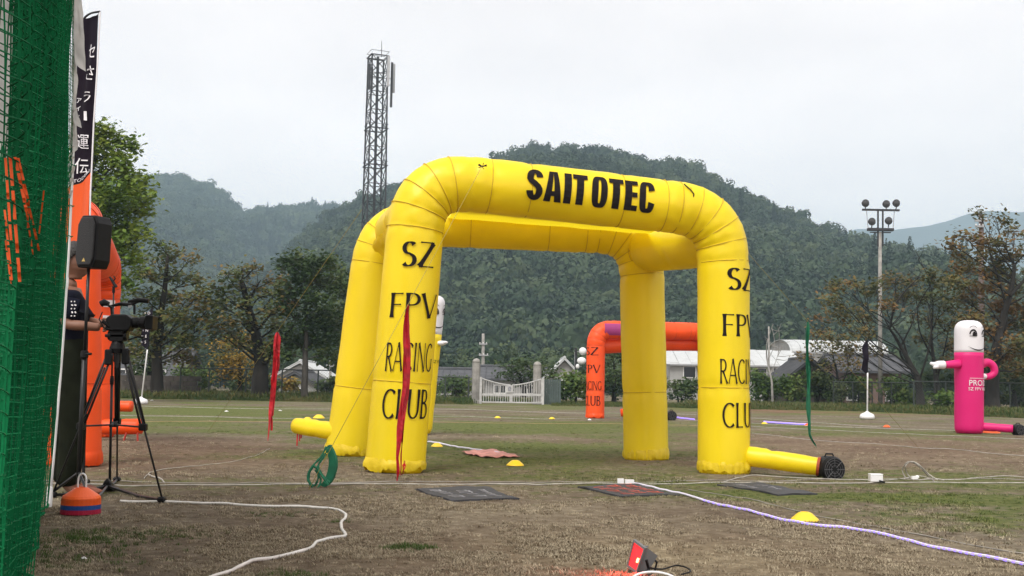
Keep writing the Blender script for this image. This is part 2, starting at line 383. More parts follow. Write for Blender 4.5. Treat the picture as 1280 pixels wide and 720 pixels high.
# ------------------------------------------------------------------ ground
def tone_group():
    g = bpy.data.node_groups.new('field_tone', 'ShaderNodeTree')
    g.interface.new_socket('Color', in_out='OUTPUT', socket_type='NodeSocketColor')
    g.interface.new_socket('Green', in_out='OUTPUT', socket_type='NodeSocketFloat')
    n = g.nodes; l = g.links; go = n.new('NodeGroupOutput'); ge = n.new('ShaderNodeNewGeometry')
    def noise_(sc, det=5, rough=.6, stretch=None):
        z = n.new('ShaderNodeTexNoise'); z.inputs['Scale'].default_value = sc; z.inputs['Detail'].default_value = det; z.inputs['Roughness'].default_value = rough
        if stretch:
            m = n.new('ShaderNodeMapping'); m.inputs['Scale'].default_value = stretch; l.new(ge.outputs['Position'], m.inputs[0]); l.new(m.outputs[0], z.inputs[0])
        else: l.new(ge.outputs['Position'], z.inputs[0])
        return z.outputs[0]
    def ramp(src, stops):
        r = n.new('ShaderNodeValToRGB'); e = r.color_ramp.elements
        e[0].position, e[0].color = stops[0][0], (*stops[0][1], 1); e[1].position, e[1].color = stops[-1][0], (*stops[-1][1], 1)
        for p, c in stops[1:-1]: k = e.new(p); k.color = (*c, 1)
        l.new(src, r.inputs[0]); return r.outputs[0]
    def math_(op, a, b, clamp=False):
        m = n.new('ShaderNodeMath'); m.operation = op; m.use_clamp = clamp
        for i, q in enumerate((a, b)):
            if isinstance(q, (int, float)): m.inputs[i].default_value = q
            else: l.new(q, m.inputs[i])
        return m.outputs[0]
    # bare soil with straw: fine mottling over broad patches
    soil = ramp(noise_(9, 8, .75), [(.30, (.085, .064, .046)), (.44, (.155, .130, .098)), (.56, (.205, .178, .138)), (.72, (.36, .32, .255))])
    broad = ramp(noise_(.55, 6, .65), [(.35, (.66, .58, .54)), (.65, (1.12, 1.10, 1.02))])
    mm = n.new('ShaderNodeMix'); mm.data_type = 'RGBA'; mm.blend_type = 'MULTIPLY'; mm.inputs[0].default_value = 1
    tint = None
    l.new(soil, mm.inputs[6]); l.new(broad, mm.inputs[7])
    src = mm.outputs[2]
    for px, py, rx, ry, c_ in [(720, 670, 1.6, 1.9, (1.26, 1.25, 1.2)), (170, 565, 1.8, 3.0, (1.03, .88, .82)), (1150, 560, 5, 5, (1.03, .90, .84)), (900, 700, 1.5, .8, (1.2, 1.18, 1.08)), (990, 514, 5, 5, (1.15, .82, .72)), (330, 497, 9, 5, (1.1, .88, .8)), (450, 690, 1.5, 1.2, (.92, .88, .88))]:
        c = G(px, py); m = n.new('ShaderNodeMapping'); m.vector_type = 'TEXTURE'; m.inputs['Location'].default_value = (c.x, c.y, 0); m.inputs['Scale'].default_value = (rx, ry, 1e4)
        l.new(ge.outputs['Position'], m.inputs[0]); v = n.new('ShaderNodeVectorMath'); v.operation = 'LENGTH'; l.new(m.outputs[0], v.inputs[0])
        mr = n.new('ShaderNodeMapRange'); mr.interpolation_type = 'SMOOTHSTEP'; mr.inputs['From Min'].default_value = 1.7; mr.inputs['From Max'].default_value = 0.2; l.new(v.outputs['Value'], mr.inputs[0])
        k = n.new('ShaderNodeMix'); k.data_type = 'RGBA'; k.blend_type = 'MULTIPLY'; l.new(mr.outputs[0], k.inputs[0]); l.new(src, k.inputs[6]); k.inputs[7].default_value = (*c_, 1); src = k.outputs[2]
    grn = ramp(noise_(14, 6, .7), [(.3, (.040, .058, .014)), (.5, (.105, .125, .034)), (.72, (.20, .19, .075))])
    # where the grass survives
    acc = math_('MULTIPLY', noise_(.33, 3), 1.0)
    for px, py, rx, ry, amp in [(690, 562, 2.6, 2.3, .22), (700, 535, 5, 4, .10), (1150, 622, 1.7, .42, .30), (960, 606, 1.0, .3, .16), (255, 512, 2.6, 6, .25), (180, 540, 1.5, 2, .12),
                                (960, 535, 6, 3, .08), (1230, 560, 3, 2, .02), (250, 660, .5, .35, .10), (510, 685, .12, .12, .18), (110, 672, .3, .25, .2), (640, 505, 60, 14, .15), (430, 560, 2.2, 3, .10), (210, 650, .9, .5, .10), (560, 530, 10, 8, .12), (700, 590, 4, 1.6, .12), (1150, 590, 2.5, 1.0, .03), (1130, 640, 1.4, 1.3, .16), (1250, 670, 1.0, 1.1, .10), (300, 520, 5, 8, .12), (170, 560, 1.5, 2.2, -.16), (1180, 575, 3, 2, -.12), (270, 585, 1.3, .9, -.14), (300, 545, 1.2, 1.5, -.12),
                                (560, 690, 3, 1.6, -.12), (1000, 690, 2.5, 1.2, -.14), (640, 650, 6, 1.2, -.12), (1100, 555, 4, 2.5, -.16), (1100, 512, 9, 3.5, -.14), (430, 580, 1.4, 1.3, -.1)]:
        c = G(px, py); sx, sy = 1 / rx, 1 / ry
        m = n.new('ShaderNodeMapping'); m.vector_type = 'TEXTURE'
        m.inputs['Location'].default_value = (c.x, c.y, 0); m.inputs['Scale'].default_value = (rx, ry, 1e4)
        l.new(ge.outputs['Position'], m.inputs[0])
        v = n.new('ShaderNodeVectorMath'); v.operation = 'LENGTH'; l.new(m.outputs[0], v.inputs[0])
        mr = n.new('ShaderNodeMapRange'); mr.interpolation_type = 'SMOOTHSTEP'
        mr.inputs['From Min'].default_value = 1.6; mr.inputs['From Max'].default_value = 0; mr.inputs['To Max'].default_value = amp
        l.new(v.outputs['Value'], mr.inputs[0]); acc = math_('ADD', acc, mr.outputs[0])
    fine = math_('MULTIPLY', math_('SUBTRACT', noise_(4, 9, .8), .5), 1.1)
    acc = math_('ADD', acc, fine)
    mr = n.new('ShaderNodeMapRange'); mr.inputs['From Min'].default_value = .46; mr.inputs['From Max'].default_value = .74; mr.interpolation_type = 'SMOOTHSTEP'
    l.new(acc, mr.inputs[0])
    mi = n.new('ShaderNodeMix'); mi.data_type = 'RGBA'; l.new(mr.outputs[0], mi.inputs[0]); l.new(src, mi.inputs[6]); l.new(grn, mi.inputs[7])
    l.new(mi.outputs[2], go.inputs['Color']); l.new(mr.outputs[0], go.inputs['Green'])
    return g
TONE = tone_group()
m = bpy.data.materials.new('worn_field'); m.use_nodes = True; n = m.node_tree.nodes; l = m.node_tree.links; b = n['Principled BSDF']
gg = n.new('ShaderNodeGroup'); gg.node_tree = TONE; l.new(gg.outputs['Color'], b.inputs['Base Color']); b.inputs['Roughness'].default_value = .95; b.inputs['Specular IOR Level'].default_value = .15
ge = n.new('ShaderNodeNewGeometry'); z1 = n.new('ShaderNodeTexNoise'); z1.inputs['Scale'].default_value = 26; z1.inputs['Detail'].default_value = 8; z1.inputs['Roughness'].default_value = .75
l.new(ge.outputs['Position'], z1.inputs[0]); bp = n.new('ShaderNodeBump'); bp.inputs['Strength'].default_value = .9; bp.inputs['Distance'].default_value = .03
l.new(z1.outputs[0], bp.inputs['Height']); l.new(bp.outputs[0], b.inputs['Normal'])
M_field = m

def gz(x, y):
    """gentle unevenness of the field"""
    d = math.hypot(x, y)
    if d > 45: return 0
    k = min(1, d / 4) * (1 if d < 20 else (45 - d) / 25)
    return k * (.012 * noise.noise(Vector((x * 1.7, y * 1.7, 3))) + .006 * noise.noise(Vector((x * 6, y * 6, 9)))) - .004
rs = [0.5 * 1.022 ** i for i in range(220)]
rs = [r for r in rs if r < 62] + [75, 100, 140, 200, 300, 500, 900, 1600, 2800, 5000]
NA = 240; vs = [(0, 0, 0)]; fs = []
angs = []
for k in range(NA):                       # fine angular steps across the field in front, coarse behind
    t = k / NA
    angs.append(-PI / 2 - .0 + (t * 2 * PI) - .55 * math.sin(2 * t * PI) if False else 2 * PI * t)
for r in rs:
    for a in angs:
        x, y = r * math.cos(a), r * math.sin(a); vs.append((x, y, gz(x, y)))
for k in range(NA): fs.append((0, 1 + k, 1 + (k + 1) % NA))
for i in range(len(rs) - 1):
    for k in range(NA):
        a_ = 1 + i * NA; fs.append((a_ + k, a_ + NA + k, a_ + NA + (k + 1) % NA, a_ + (k + 1) % NA))
mb = MB(); mb.add(vs, fs); o = mb.build('sports_field', M_field, smooth=True, kind='structure')

# ------------------------------------------------------------------ hills
M_hill = mat('hillside_undergrowth', (.022, .032, .014), 1, var=.4, scale=.05)
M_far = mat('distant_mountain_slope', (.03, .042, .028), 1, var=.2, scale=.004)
def interp(tab, u):
    if u <= tab[0][0]: return tab[0][1]
    for (a, b), (c, d) in zip(tab, tab[1:]):
        if u <= c:
            t = (u - a) / (c - a); t = t * t * (3 - 2 * t) * .5 + t * .5
            return b + (d - b) * t
    return tab[-1][1]
def hill(name, tab, D0, D1, D2, rough, matl, u0, u1, nu=150, nr=44, sharp=1.0, trees=0):
    """ridge at distance D1 whose skyline passes the measured heights; foot at D0, falls off behind to D2"""
    def pt(u, t):
        a = (u - 640) / F; hp = interp(tab, u)
        base = interp(D0, u); rid = interp(D1, u) if isinstance(D1, list) else D1
        if t <= 1:
            d = base + (rid - base) * t; h = (t ** sharp)
        else:
            d = rid + (D2 - rid) * (t - 1); h = max(0, 1 - (t - 1) ** 1.4)
        zr = (hz(u) - hp - trees) / F * rid + CAM_H
        z = zr * h
        e = math.sin(min(t, 1) * PI) ** .8
        x = a * d; y = d
        z += e * rough * (noise.noise(Vector((x * .008, y * .006, 1))) + .5 * noise.noise(Vector((x * .02, y * .02, 5))))
        return Vector((x, y, z - (3 if t == 0 or t >= 2 else 0)))
    vs = []; fs = []
    T = [i / nr for i in range(nr + 1)] + [1 + .1 * k for k in range(1, 11)]
    for i in range(nu + 1):
        u = u0 + (u1 - u0) * i / nu
        for t in T: vs.append(pt(u, t))
    m_ = len(T)
    for i in range(nu):
        for k in range(m_ - 1): fs.append((i * m_ + k, (i + 1) * m_ + k, (i + 1) * m_ + k + 1, i * m_ + k + 1))
    mb = MB(); mb.add(vs, fs); mb.build(name, matl, smooth=True, kind='structure')
    return pt
main_tab = [(-200, 478), (60, 478), (200, 440), (330, 345), (420, 262), (452, 250), (480, 238), (500, 231), (540, 222), (580, 212), (612, 205), (640, 190), (675, 184), (712, 181), (745, 186), (780, 196), (830, 205), (870, 213), (905, 235), (930, 251), (965, 264), (1000, 279), (1030, 290), (1060, 301), (1100, 315), (1150, 326), (1200, 345), (1280, 372), (1500, 430), (1900, 470)]
left_tab = [(-900, 300), (-300, 250), (0, 225), (110, 215), (170, 216), (205, 217), (235, 220), (262, 234), (285, 251), (302, 262), (330, 256), (352, 252), (400, 251), (440, 257), (480, 275), (560, 330), (700, 420), (900, 470)]
far_tab = [(600, 420), (900, 330), (1000, 305), (1050, 292), (1075, 285), (1110, 287), (1160, 282), (1185, 276), (1215, 266), (1240, 262), (1280, 264), (1340, 255), (1450, 280), (1700, 300), (2200, 420)]
pt_main = hill('wooded_hill', main_tab, [(-200, 240), (1000, 200), (1900, 260)], [(300, 620), (700, 560), (1200, 420), (1900, 500)], 1100, 16, M_hill, 30, 1800, nu=200, trees=19)
pt_left = hill('wooded_ridge', left_tab, [(-900, 420), (900, 480)], 1150, 1900, 26, M_hill, -800, 860, trees=16)
pt_far = hill('distant_mountain', far_tab, [(600, 1700), (2200, 1700)], 2700, 3400, 50, M_far, 700, 2100, nr=30)

# ---- crowns for the woods: lumpy volumes of leaf-sized faces, instanced over the slopes
LM1 = leafmat('wood_foliage', (.015, .034, .012), (.030, .058, .021), (.062, .088, .032), scale=.010, transl=.12, isl=.13)
LM2 = leafmat('cedar_foliage', (.016, .032, .016), (.028, .050, .022), scale=.02, transl=.08)
def rdir(r): 
    while 1:
        v = Vector((r.uniform(-1, 1), r.uniform(-1, 1), r.uniform(-1, 1)))
        if .1 < v.length < 1: return v.normalized()
def leafquad(mb, c, nrm, s, r, asp=.6):
    u = nrm.orthogonal().normalized(); u = Matrix.Rotation(r.uniform(0, 6.28), 3, nrm) @ u; v = nrm.cross(u)
    mb.add([c - u * s, c + v * s * asp, c + u * s, c - v * s * asp], [(0, 1, 2, 3)])
def crown_proto(seed, conifer=False):
    r = random.Random(seed); mb = MB()
    if conifer:
        H = 1.9
        for k in range(420):
            t = r.random() ** .8; rad = .36 * (1 - t) ** .85 * (.75 + .25 * math.sin(t * 40)) + .02
            a = r.uniform(0, 6.28); q = r.uniform(.55, 1)
            c = Vector((math.cos(a) * rad * q, math.sin(a) * rad * q, -.2 + t * H))
            leafquad(mb, c, (Vector((math.cos(a), math.sin(a), -.5 + r.uniform(-.5, .5)))).normalized(), .10 * (1.2 - t), r, .5)
        mb.cyl((0, 0, -1.2), (0, 0, 1.5), .03, .01, 5)
    else:
        lobes = [(Vector((0, 0, .1)), .62)]
        for k in range(9):
            a = k * 2.4 + r.uniform(-.4, .4); q = r.uniform(.35, .62)
            lobes.append((Vector((math.cos(a) * q, math.sin(a) * q, r.uniform(-.35, .55))), r.uniform(.26, .42)))
        for c, q in lobes:
            nn = int(75 * (q / .4) ** 1.6)
            for k in range(nn):
                d = rdir(r); 
                if d.z < -.5: continue
                leafquad(mb, c + Vector((d.x, d.y, d.z * .8)) * q * r.uniform(.8, 1.06), (d + rdir(r) * .4).normalized(), r.uniform(.05, .10), r, .75)
        bm = bmesh.new(); bmesh.ops.create_icosphere(bm, subdivisions=2, radius=.72)
        for v in bm.verts: v.co = v.co * (.8 + .35 * noise.noise(v.co * 2.2 + Vector((seed, 0, 0)))); v.co.z *= .8
        bm.verts.ensure_lookup_table()
        mb.add([v.co.copy() for v in bm.verts], [[v.index for v in f.verts] for f in bm.faces]); bm.free()
        mb.cyl((0, 0, -1.3), (0, 0, 0), .05, .03, 5)
    return mb
pc_d = bpy.data.collections.new('crown_kinds'); pc_c = bpy.data.collections.new('cedar_kinds')
for s in range(7):
    o = crown_proto(s + 1).build('crown', LM1); COL.objects.unlink(o); pc_d.objects.link(o)
for s in range(3):
    o = crown_proto(50 + s, True).build('cedar', LM2); COL.objects.unlink(o); pc_c.objects.link(o)

def scatter(name, pts, coll, matl=None):
    """pts: (vector, scale, zscale, rot).  One object; geometry nodes instance the kinds on its points"""
    me = bpy.data.meshes.new(name); me.from_pydata([tuple(p[0]) for p in pts], [], [])
    a = me.attributes.new('scl', 'FLOAT_VECTOR', 'POINT'); a.data.foreach_set('vector', [q for p in pts for q in (p[1], p[1], p[2])])
    a = me.attributes.new('rot', 'FLOAT_VECTOR', 'POINT'); a.data.foreach_set('vector', [q for p in pts for q in (p[4] if len(p) > 4 else 0, p[5] if len(p) > 5 else 0, p[3])])
    if matl: me.materials.append(matl)
    o = bpy.data.objects.new(name, me); COL.objects.link(o); o['kind'] = 'stuff'
    g = bpy.data.node_groups.new(name, 'GeometryNodeTree')
    g.interface.new_socket('Geometry', in_out='INPUT', socket_type='NodeSocketGeometry'); g.interface.new_socket('Geometry', in_out='OUTPUT', socket_type='NodeSocketGeometry')
    n = g.nodes; l = g.links; gi = n.new('NodeGroupInput'); go = n.new('NodeGroupOutput')
    iop = n.new('GeometryNodeInstanceOnPoints'); ci = n.new('GeometryNodeCollectionInfo'); ci.inputs[0].default_value = coll
    ci.inputs['Separate Children'].default_value = True; ci.inputs['Reset Children'].default_value = True
    iop.inputs['Pick Instance'].default_value = True
    na = n.new('GeometryNodeInputNamedAttribute'); na.data_type = 'FLOAT_VECTOR'; na.inputs[0].default_value = 'scl'
    nr_ = n.new('GeometryNodeInputNamedAttribute'); nr_.data_type = 'FLOAT_VECTOR'; nr_.inputs[0].default_value = 'rot'
    ri = n.new('FunctionNodeRandomValue'); ri.data_type = 'INT'; 
    ri.inputs[4].default_value = 0; ri.inputs[5].default_value = 100
    l.new(gi.outputs[0], iop.inputs['Points']); l.new(ci.outputs[0], iop.inputs['Instance']); l.new(ri.outputs[2], iop.inputs['Instance Index'])
    l.new(na.outputs[0], iop.inputs['Scale']); l.new(nr_.outputs[0], iop.inputs['Rotation']); l.new(iop.outputs[0], go.inputs[0])
    md = o.modifiers.new('scatter', 'NODES'); md.node_group = g
    return o
r = random.Random(3)
pts = []; ced = []
def wood(pt, u0, u1, n_, size, front, tmax=1.04, conf=.08):
    for k in range(n_):
        u = r.uniform(u0, u1); t = r.random() ** 1.1 * tmax
        p = pt(u, t); s = size * (r.uniform(.55, 1.0) if r.random() < .6 else r.uniform(1.0, 1.55))
        cl = noise.noise(Vector((p.x * .012, p.y * .012, 8)))
        if r.random() < conf + (.3 if cl > .4 else 0):
            ced.append((p + Vector((0, 0, s * .6)), s * r.uniform(1.1, 1.5), s * r.uniform(.7, 1.1), r.uniform(0, 6.28)))
        else: pts.append((p + Vector((0, 0, s * .9)), s, s * r.uniform(.85, 1.25), r.uniform(0, 6.28)))
wood(pt_main, 120, 1420, 11000, 5.2, 0, conf=.02)
for k in range(120):     # cedars standing proud along the crest
    u = r.uniform(622, 770) if k < 95 else r.uniform(440, 900); t = r.uniform(.97, 1.01); p = pt_main(u, t); s = r.uniform(2.4, 3.8) if k < 70 else r.uniform(1.8, 2.8)
    ced.append((p + Vector((0, 0, s * .9)), s * 1.5, s * 1.25, r.uniform(0, 6.28)))
scatter('hillside_wood', pts, pc_d); scatter('hillside_cedars', ced, pc_c)
pts = []; ced = []
wood(pt_left, -150, 720, 9500, 7.2, 0)
scatter('ridge_wood', pts, pc_d); scatter('ridge_cedars', ced, pc_c)

# ------------------------------------------------------------------ the air
hb = MB(); hb.box((0, 1700, 229.5), (5200, 3600, 461))
hm = bpy.data.materials.new('thin_haze'); hm.use_nodes = True; n = hm.node_tree.nodes; n.clear()
ho = n.new('ShaderNodeOutputMaterial'); hv = n.new('ShaderNodeVolumePrincipled'); hv.inputs['Color'].default_value = (.60, .83, .98, 1); hv.inputs['Density'].default_value = HAZE
hv.inputs['Anisotropy'].default_value = 0
hm.node_tree.links.new(hv.outputs[0], ho.inputs['Volume'])
hb.build('haze', hm, kind='stuff')

# ------------------------------------------------------------------ grass and straw on the field
def grassmat(name, tall=False):
    m = bpy.data.materials.new(name); m.use_nodes = True; n = m.node_tree.nodes; l = m.node_tree.links; b = n['Principled BSDF']
    gg = n.new('ShaderNodeGroup'); gg.node_tree = TONE; b.inputs['Roughness'].default_value = .8; b.inputs['Specular IOR Level'].default_value = .2
    r1 = n.new('ShaderNodeValToRGB'); e = r1.color_ramp.elements; e[0].color = (.15, .112, .072, 1); e[1].color = (.42, .36, .25, 1)
    r2 = n.new('ShaderNodeValToRGB'); e = r2.color_ramp.elements; e[0].color = (.06, .09, .02, 1); e[1].color = (.17, .19, .055, 1)
    oi = n.new('ShaderNodeObjectInfo'); l.new(oi.outputs['Random'], r1.inputs[0]); l.new(oi.outputs['Random'], r2.inputs[0])
    mi = n.new('ShaderNodeMix'); mi.data_type = 'RGBA'; l.new(gg.outputs['Green'], mi.inputs[0]); l.new(r1.outputs[0], mi.inputs[6]); l.new(r2.outputs[0], mi.inputs[7])
    l.new(mi.outputs[2], b.inputs['Base Color'])
    if tall: mi.inputs[0].default_value = 1; l.remove(mi.inputs[0].links[0]); 
    return m
M_tuft = grassmat('short_grass')
pc_t = bpy.data.collections.new('tuft_kinds')
for s in range(6):
    rr = random.Random(s); mb = MB()
    for k in range(14):
        a = rr.uniform(0, 6.28); ln = rr.uniform(.4, 1); lean = rr.uniform(.3, 1.8); w_ = .045
        c = Vector((rr.uniform(-.7, .7), rr.uniform(-.7, .7), 0)); d = Vector((math.cos(a), math.sin(a), 0)); sd_ = Vector((-d.y, d.x, 0)) * w_
        tip = c + d * lean * ln * .6 + Vector((0, 0, ln / (1 + lean * .6))); md_ = c + d * lean * ln * .2 + Vector((0, 0, ln * .55 / (1 + lean * .3)))
        mb.add([c - sd_, c + sd_, md_ + sd_ * .8, md_ - sd_ * .8, tip], [(0, 1, 2, 3), (3, 2, 4)])
    o = mb.build('tuft', M_tuft); COL.objects.unlink(o); pc_t.objects.link(o)
pts = []
for k in range(60000):
    py = 490 + 250 * r.random() ** .75; px = r.uniform(-40, 1320)
    p = G(px, max(py, hz(px) + 16))
    if p.y > 40 or p.y < 2.5: continue
    nn = noise.noise(Vector((p.x * 2.2, p.y * 2.2, 0)))
    n3 = noise.noise(Vector((p.x * .8, p.y * .8, 11)))
    if nn + n3 * .8 < .02 and r.random() < .85: continue
    s = r.uniform(.008, .022) * (1.0 + .9 * max(0, noise.noise(Vector((p.x * .9, p.y * .9, 4))))) * (1 + p.y * .02)
    pts.append((Vector((p.x, p.y, gz(p.x, p.y) - .001)), s * 1.5, s, r.uniform(0, 6.28)))
scatter('short_dry_grass', pts, pc_t)
# sprigs of green standing out in the foreground
pts = []
for px, py, n_, sp, sz in [(512, 685, 60, .05, .035), (110, 672, 160, .16, .03), (215, 668, 80, .12, .022), (345, 642, 60, .10, .02), (375, 718, 60, .06, .03), (60, 700, 150, .2, .03), (425, 650, 30, .05, .02), (1150, 625, 260, .8, .022), (860, 618, 60, .4, .018), (1080, 660, 40, .3, .02), (690, 575, 200, 1.4, .02)]:
    c = G(px, py)
    for k in range(n_):
        x, y = c.x + r.gauss(0, sp), c.y + r.gauss(0, sp); pts.append((Vector((x, y, gz(x, y) - .001)), sz * r.uniform(.6, 1.2), sz * r.uniform(.6, 1.4), r.uniform(0, 6.28)))
M_sprig = leafmat('green_sprigs', (.035, .075, .012), (.075, .12, .025), scale=5)
pc_s = bpy.data.collections.new('sprig_kinds')
for o in list(pc_t.objects)[:3]:
    q = o.copy(); q.data = o.data.copy(); q.name = 'sprig'; q.data.materials.clear(); q.data.materials.append(M_sprig); pc_s.objects.link(q)
scatter('green_weed_sprigs', pts, pc_s)
# the unmown strip along the far edge
M_verge = leafmat('verge_grass', (.030, .062, .012), (.062, .098, .022), (.13, .12, .04), scale=.35)
pc_v = bpy.data.collections.new('verge_kinds')
for o in list(pc_t.objects)[:4]:
    q = o.copy(); q.data = o.data.copy(); q.name = 'verge_tuft'; q.data.materials.clear(); q.data.materials.append(M_verge); pc_v.objects.link(q)
pts = []
for k in range(20000):
    px = r.uniform(150, 1320); Y0_ = 47 - max(0, min(1, (px - 1060) / 220)) * 9; Y = Y0_ + 13 * r.random()
    if 590 < px < 690 and Y < 56: continue
    p = P(px, 480, Y); hgt = r.uniform(.18, .5) * (1.25 if px < 420 else 1.0) * (.5 if 690 < px < 860 else 1) * min(1, .35 + (Y - Y0_) / 3)
    pts.append((Vector((p.x, p.y, 0)), hgt * .8, hgt, r.uniform(0, 6.28)))
scatter('verge_grass', pts, pc_v)
# ================================================================== INFLATABLE GATES
def facet_path(pts, per=5):
    """rings (centre, dir, ring normal) along a polyline of straight fabric panels mitred at the seams"""
    pts = [Vector(p) for p in pts]; n = len(pts)
    dirs = [(pts[i + 1] - pts[i]).normalized() for i in range(n - 1)]
    nor = [dirs[0]] + [(dirs[i - 1] + dirs[i]).normalized() for i in range(1, n - 1)] + [dirs[-1]]
    out_ = []
    for i in range(n - 1):
        L = (pts[i + 1] - pts[i]).length; k = max(per, int(L / .045))
        for j in range(k + (1 if i == n - 2 else 0)):
            t = j / k; out_.append((pts[i].lerp(pts[i + 1], t), dirs[i], nor[i].lerp(nor[i + 1], t).normalized(), i, t, L))
    return out_, dirs, nor
def gate_ring(c, d, nn, side, r, n=32, asp=1):
    """circle perpendicular to d, slid along d onto the plane through c with normal nn"""
    u = (side - d * side.dot(d)).normalized(); v = d.cross(u); o = []
    for k in range(n):
        p = u * math.cos(2 * PI * k / n) * r + v * math.sin(2 * PI * k / n) * r * asp
        p = p - d * (p.dot(nn) / d.dot(nn)); o.append(c + p)
    return o
def air_tube(pts, r, side, name, matl, seam_m, parent, seams, sag=0, caps=(True, True), r1=None, seed=0, wr=.004):
    rings, dirs, nor = facet_path(pts); N = 56; vs = []; fs = []
    for i, (c, d, nn, si, t, L) in enumerate(rings):
        g = i / (len(rings) - 1); rr = r + ((r1 or r) - r) * g
        ds = min(t, 1 - t) * L
        pinch = 1 - .035 * math.exp(-(ds / .035) ** 2) - (.0 if not caps[0] else .10 * math.exp(-((c - pts[0]).length / .03) ** 2))
        ring = gate_ring(c, d, nn, side, rr * pinch, N)
        for p in ring:
            q = (p - c); w_ = noise.noise(p * 3.1 + Vector((seed, 0, 0))) * wr + noise.noise(Vector((p.x * 9, p.y * 9, p.z * 5)) + Vector((0, seed, 0))) * wr * .6
            k_ = math.exp(-(ds / .07) ** 2) * (0 if (i == 0 or i == len(rings) - 1) else 1)
            w_ += k_ * .012 * noise.noise(Vector((p.x * 14, p.y * 14, p.z * 14 + si)))
            vs.append(p + q.normalized() * w_)
    m_ = len(rings)
    for i in range(m_ - 1):
        for k in range(N): fs.append((i * N + k, i * N + (k + 1) % N, (i + 1) * N + (k + 1) % N, (i + 1) * N + k))
    if caps[0]: fs.append(tuple(range(N))[::-1])
    if caps[1]: fs.append(tuple((m_ - 1) * N + k for k in range(N)))
    mb = MB(); mb.add(vs, fs); o = mb.build(name, matl, parent, smooth=True)
    for s in seams:          # stitched seams: a cord round each panel joint
        c = Vector(pts[s]); d = dirs[min(s, len(dirs) - 1)]; g = s / max(1, len(pts) - 1)
        rr = (r + ((r1 or r) - r) * g) * .972 + .002
        ring = gate_ring(c, d, nor[s], side, rr, 36)
        b = MB(); b.tube(ring, .0042, 5, closed=True); b.build('seam', seam_m, o, smooth=True)
    return o
def hem(c, r, side, matl, parent, seed=0, lean=Vector((0, 0, 1))):
    """gathered skirt of loose cloth round the foot of a leg"""
    N = 72; vs = []; fs = []; M_ = 6
    for j in range(M_):
        t = j / (M_ - 1)
        for k in range(N):
            a = 2 * PI * k / N; w_ = noise.noise(Vector((math.cos(a) * 3, math.sin(a) * 3, seed + t * .8))) + .6 * noise.noise(Vector((math.cos(a) * 8, math.sin(a) * 8, seed + 5)))
            rad = r * (.985 + .05 * math.sin(t * PI * .8) + .11 * w_ * t + .03 * math.sin(a * 23 + seed) * t); zz = .11 * (1 - t) + .018 + .045 * w_ * t * (1 if t < 1 else 1)
            vs.append((c.x + math.cos(a) * rad + lean.x * zz, c.y + math.sin(a) * rad + lean.y * zz, max(.002, zz)))
    for j in range(M_ - 1):
        for k in range(N): fs.append((j * N + k, j * N + (k + 1) % N, (j + 1) * N + (k + 1) % N, (j + 1) * N + k))
    mb = MB(); mb.add(vs, fs); return mb.build('hem', matl, parent, smooth=True)

def arch_points(A, B, Atop, Btop, bend, nb=5, legseam=.8):
    """foot A, its shoulder Atop (corner the axis would have), ..., returns axis polyline and seam indexes"""
    A, B, Atop, Btop = map(Vector, (A, B, Atop, Btop))
    ua = (Atop - A).normalized(); ub = (Btop - B).normalized(); h = (Btop - Atop).normalized()
    pts = [A, A + ua * legseam]
    s = Atop - ua * bend; e = Atop + h * bend
    for k in range(nb + 1):
        t = k / nb; pts.append(s * (1 - t) ** 2 + Atop * 2 * t * (1 - t) + e * t * t)
    i0 = 2; i1 = len(pts) - 1
    L = (Btop - Atop).length
    pts.append(Atop + h * (bend + .16)); pts.append(Atop + h * (bend + (L - 2 * bend) * .27)); pts.append(Btop - h * (bend + .55)); pts.append(Btop - h * (bend + .14))
    s = Btop - h * bend; e = Btop - ub * bend
    for k in range(nb + 1):
        t = k / nb; pts.append(s * (1 - t) ** 2 + Btop * 2 * t * (1 - t) + e * t * t)
    pts.append(B + ub * legseam); pts.append(B)
    return pts

def leg_xf(A, U, r, ang0, z_mid):
    """map lettering (u to the right, v up) onto a leg; ang0: direction the text faces, 0 = towards the camera (-Y), + = to the right"""
    A = Vector(A); U = Vector(U)
    def xf(u, v, e=0):
        a = ang0 + u / r; rr = r + .007 + e
        c = A + U * ((z_mid + v - A.z) / U.z)
        return c + Vector((math.sin(a) * rr, -math.cos(a) * rr, 0))
    return xf

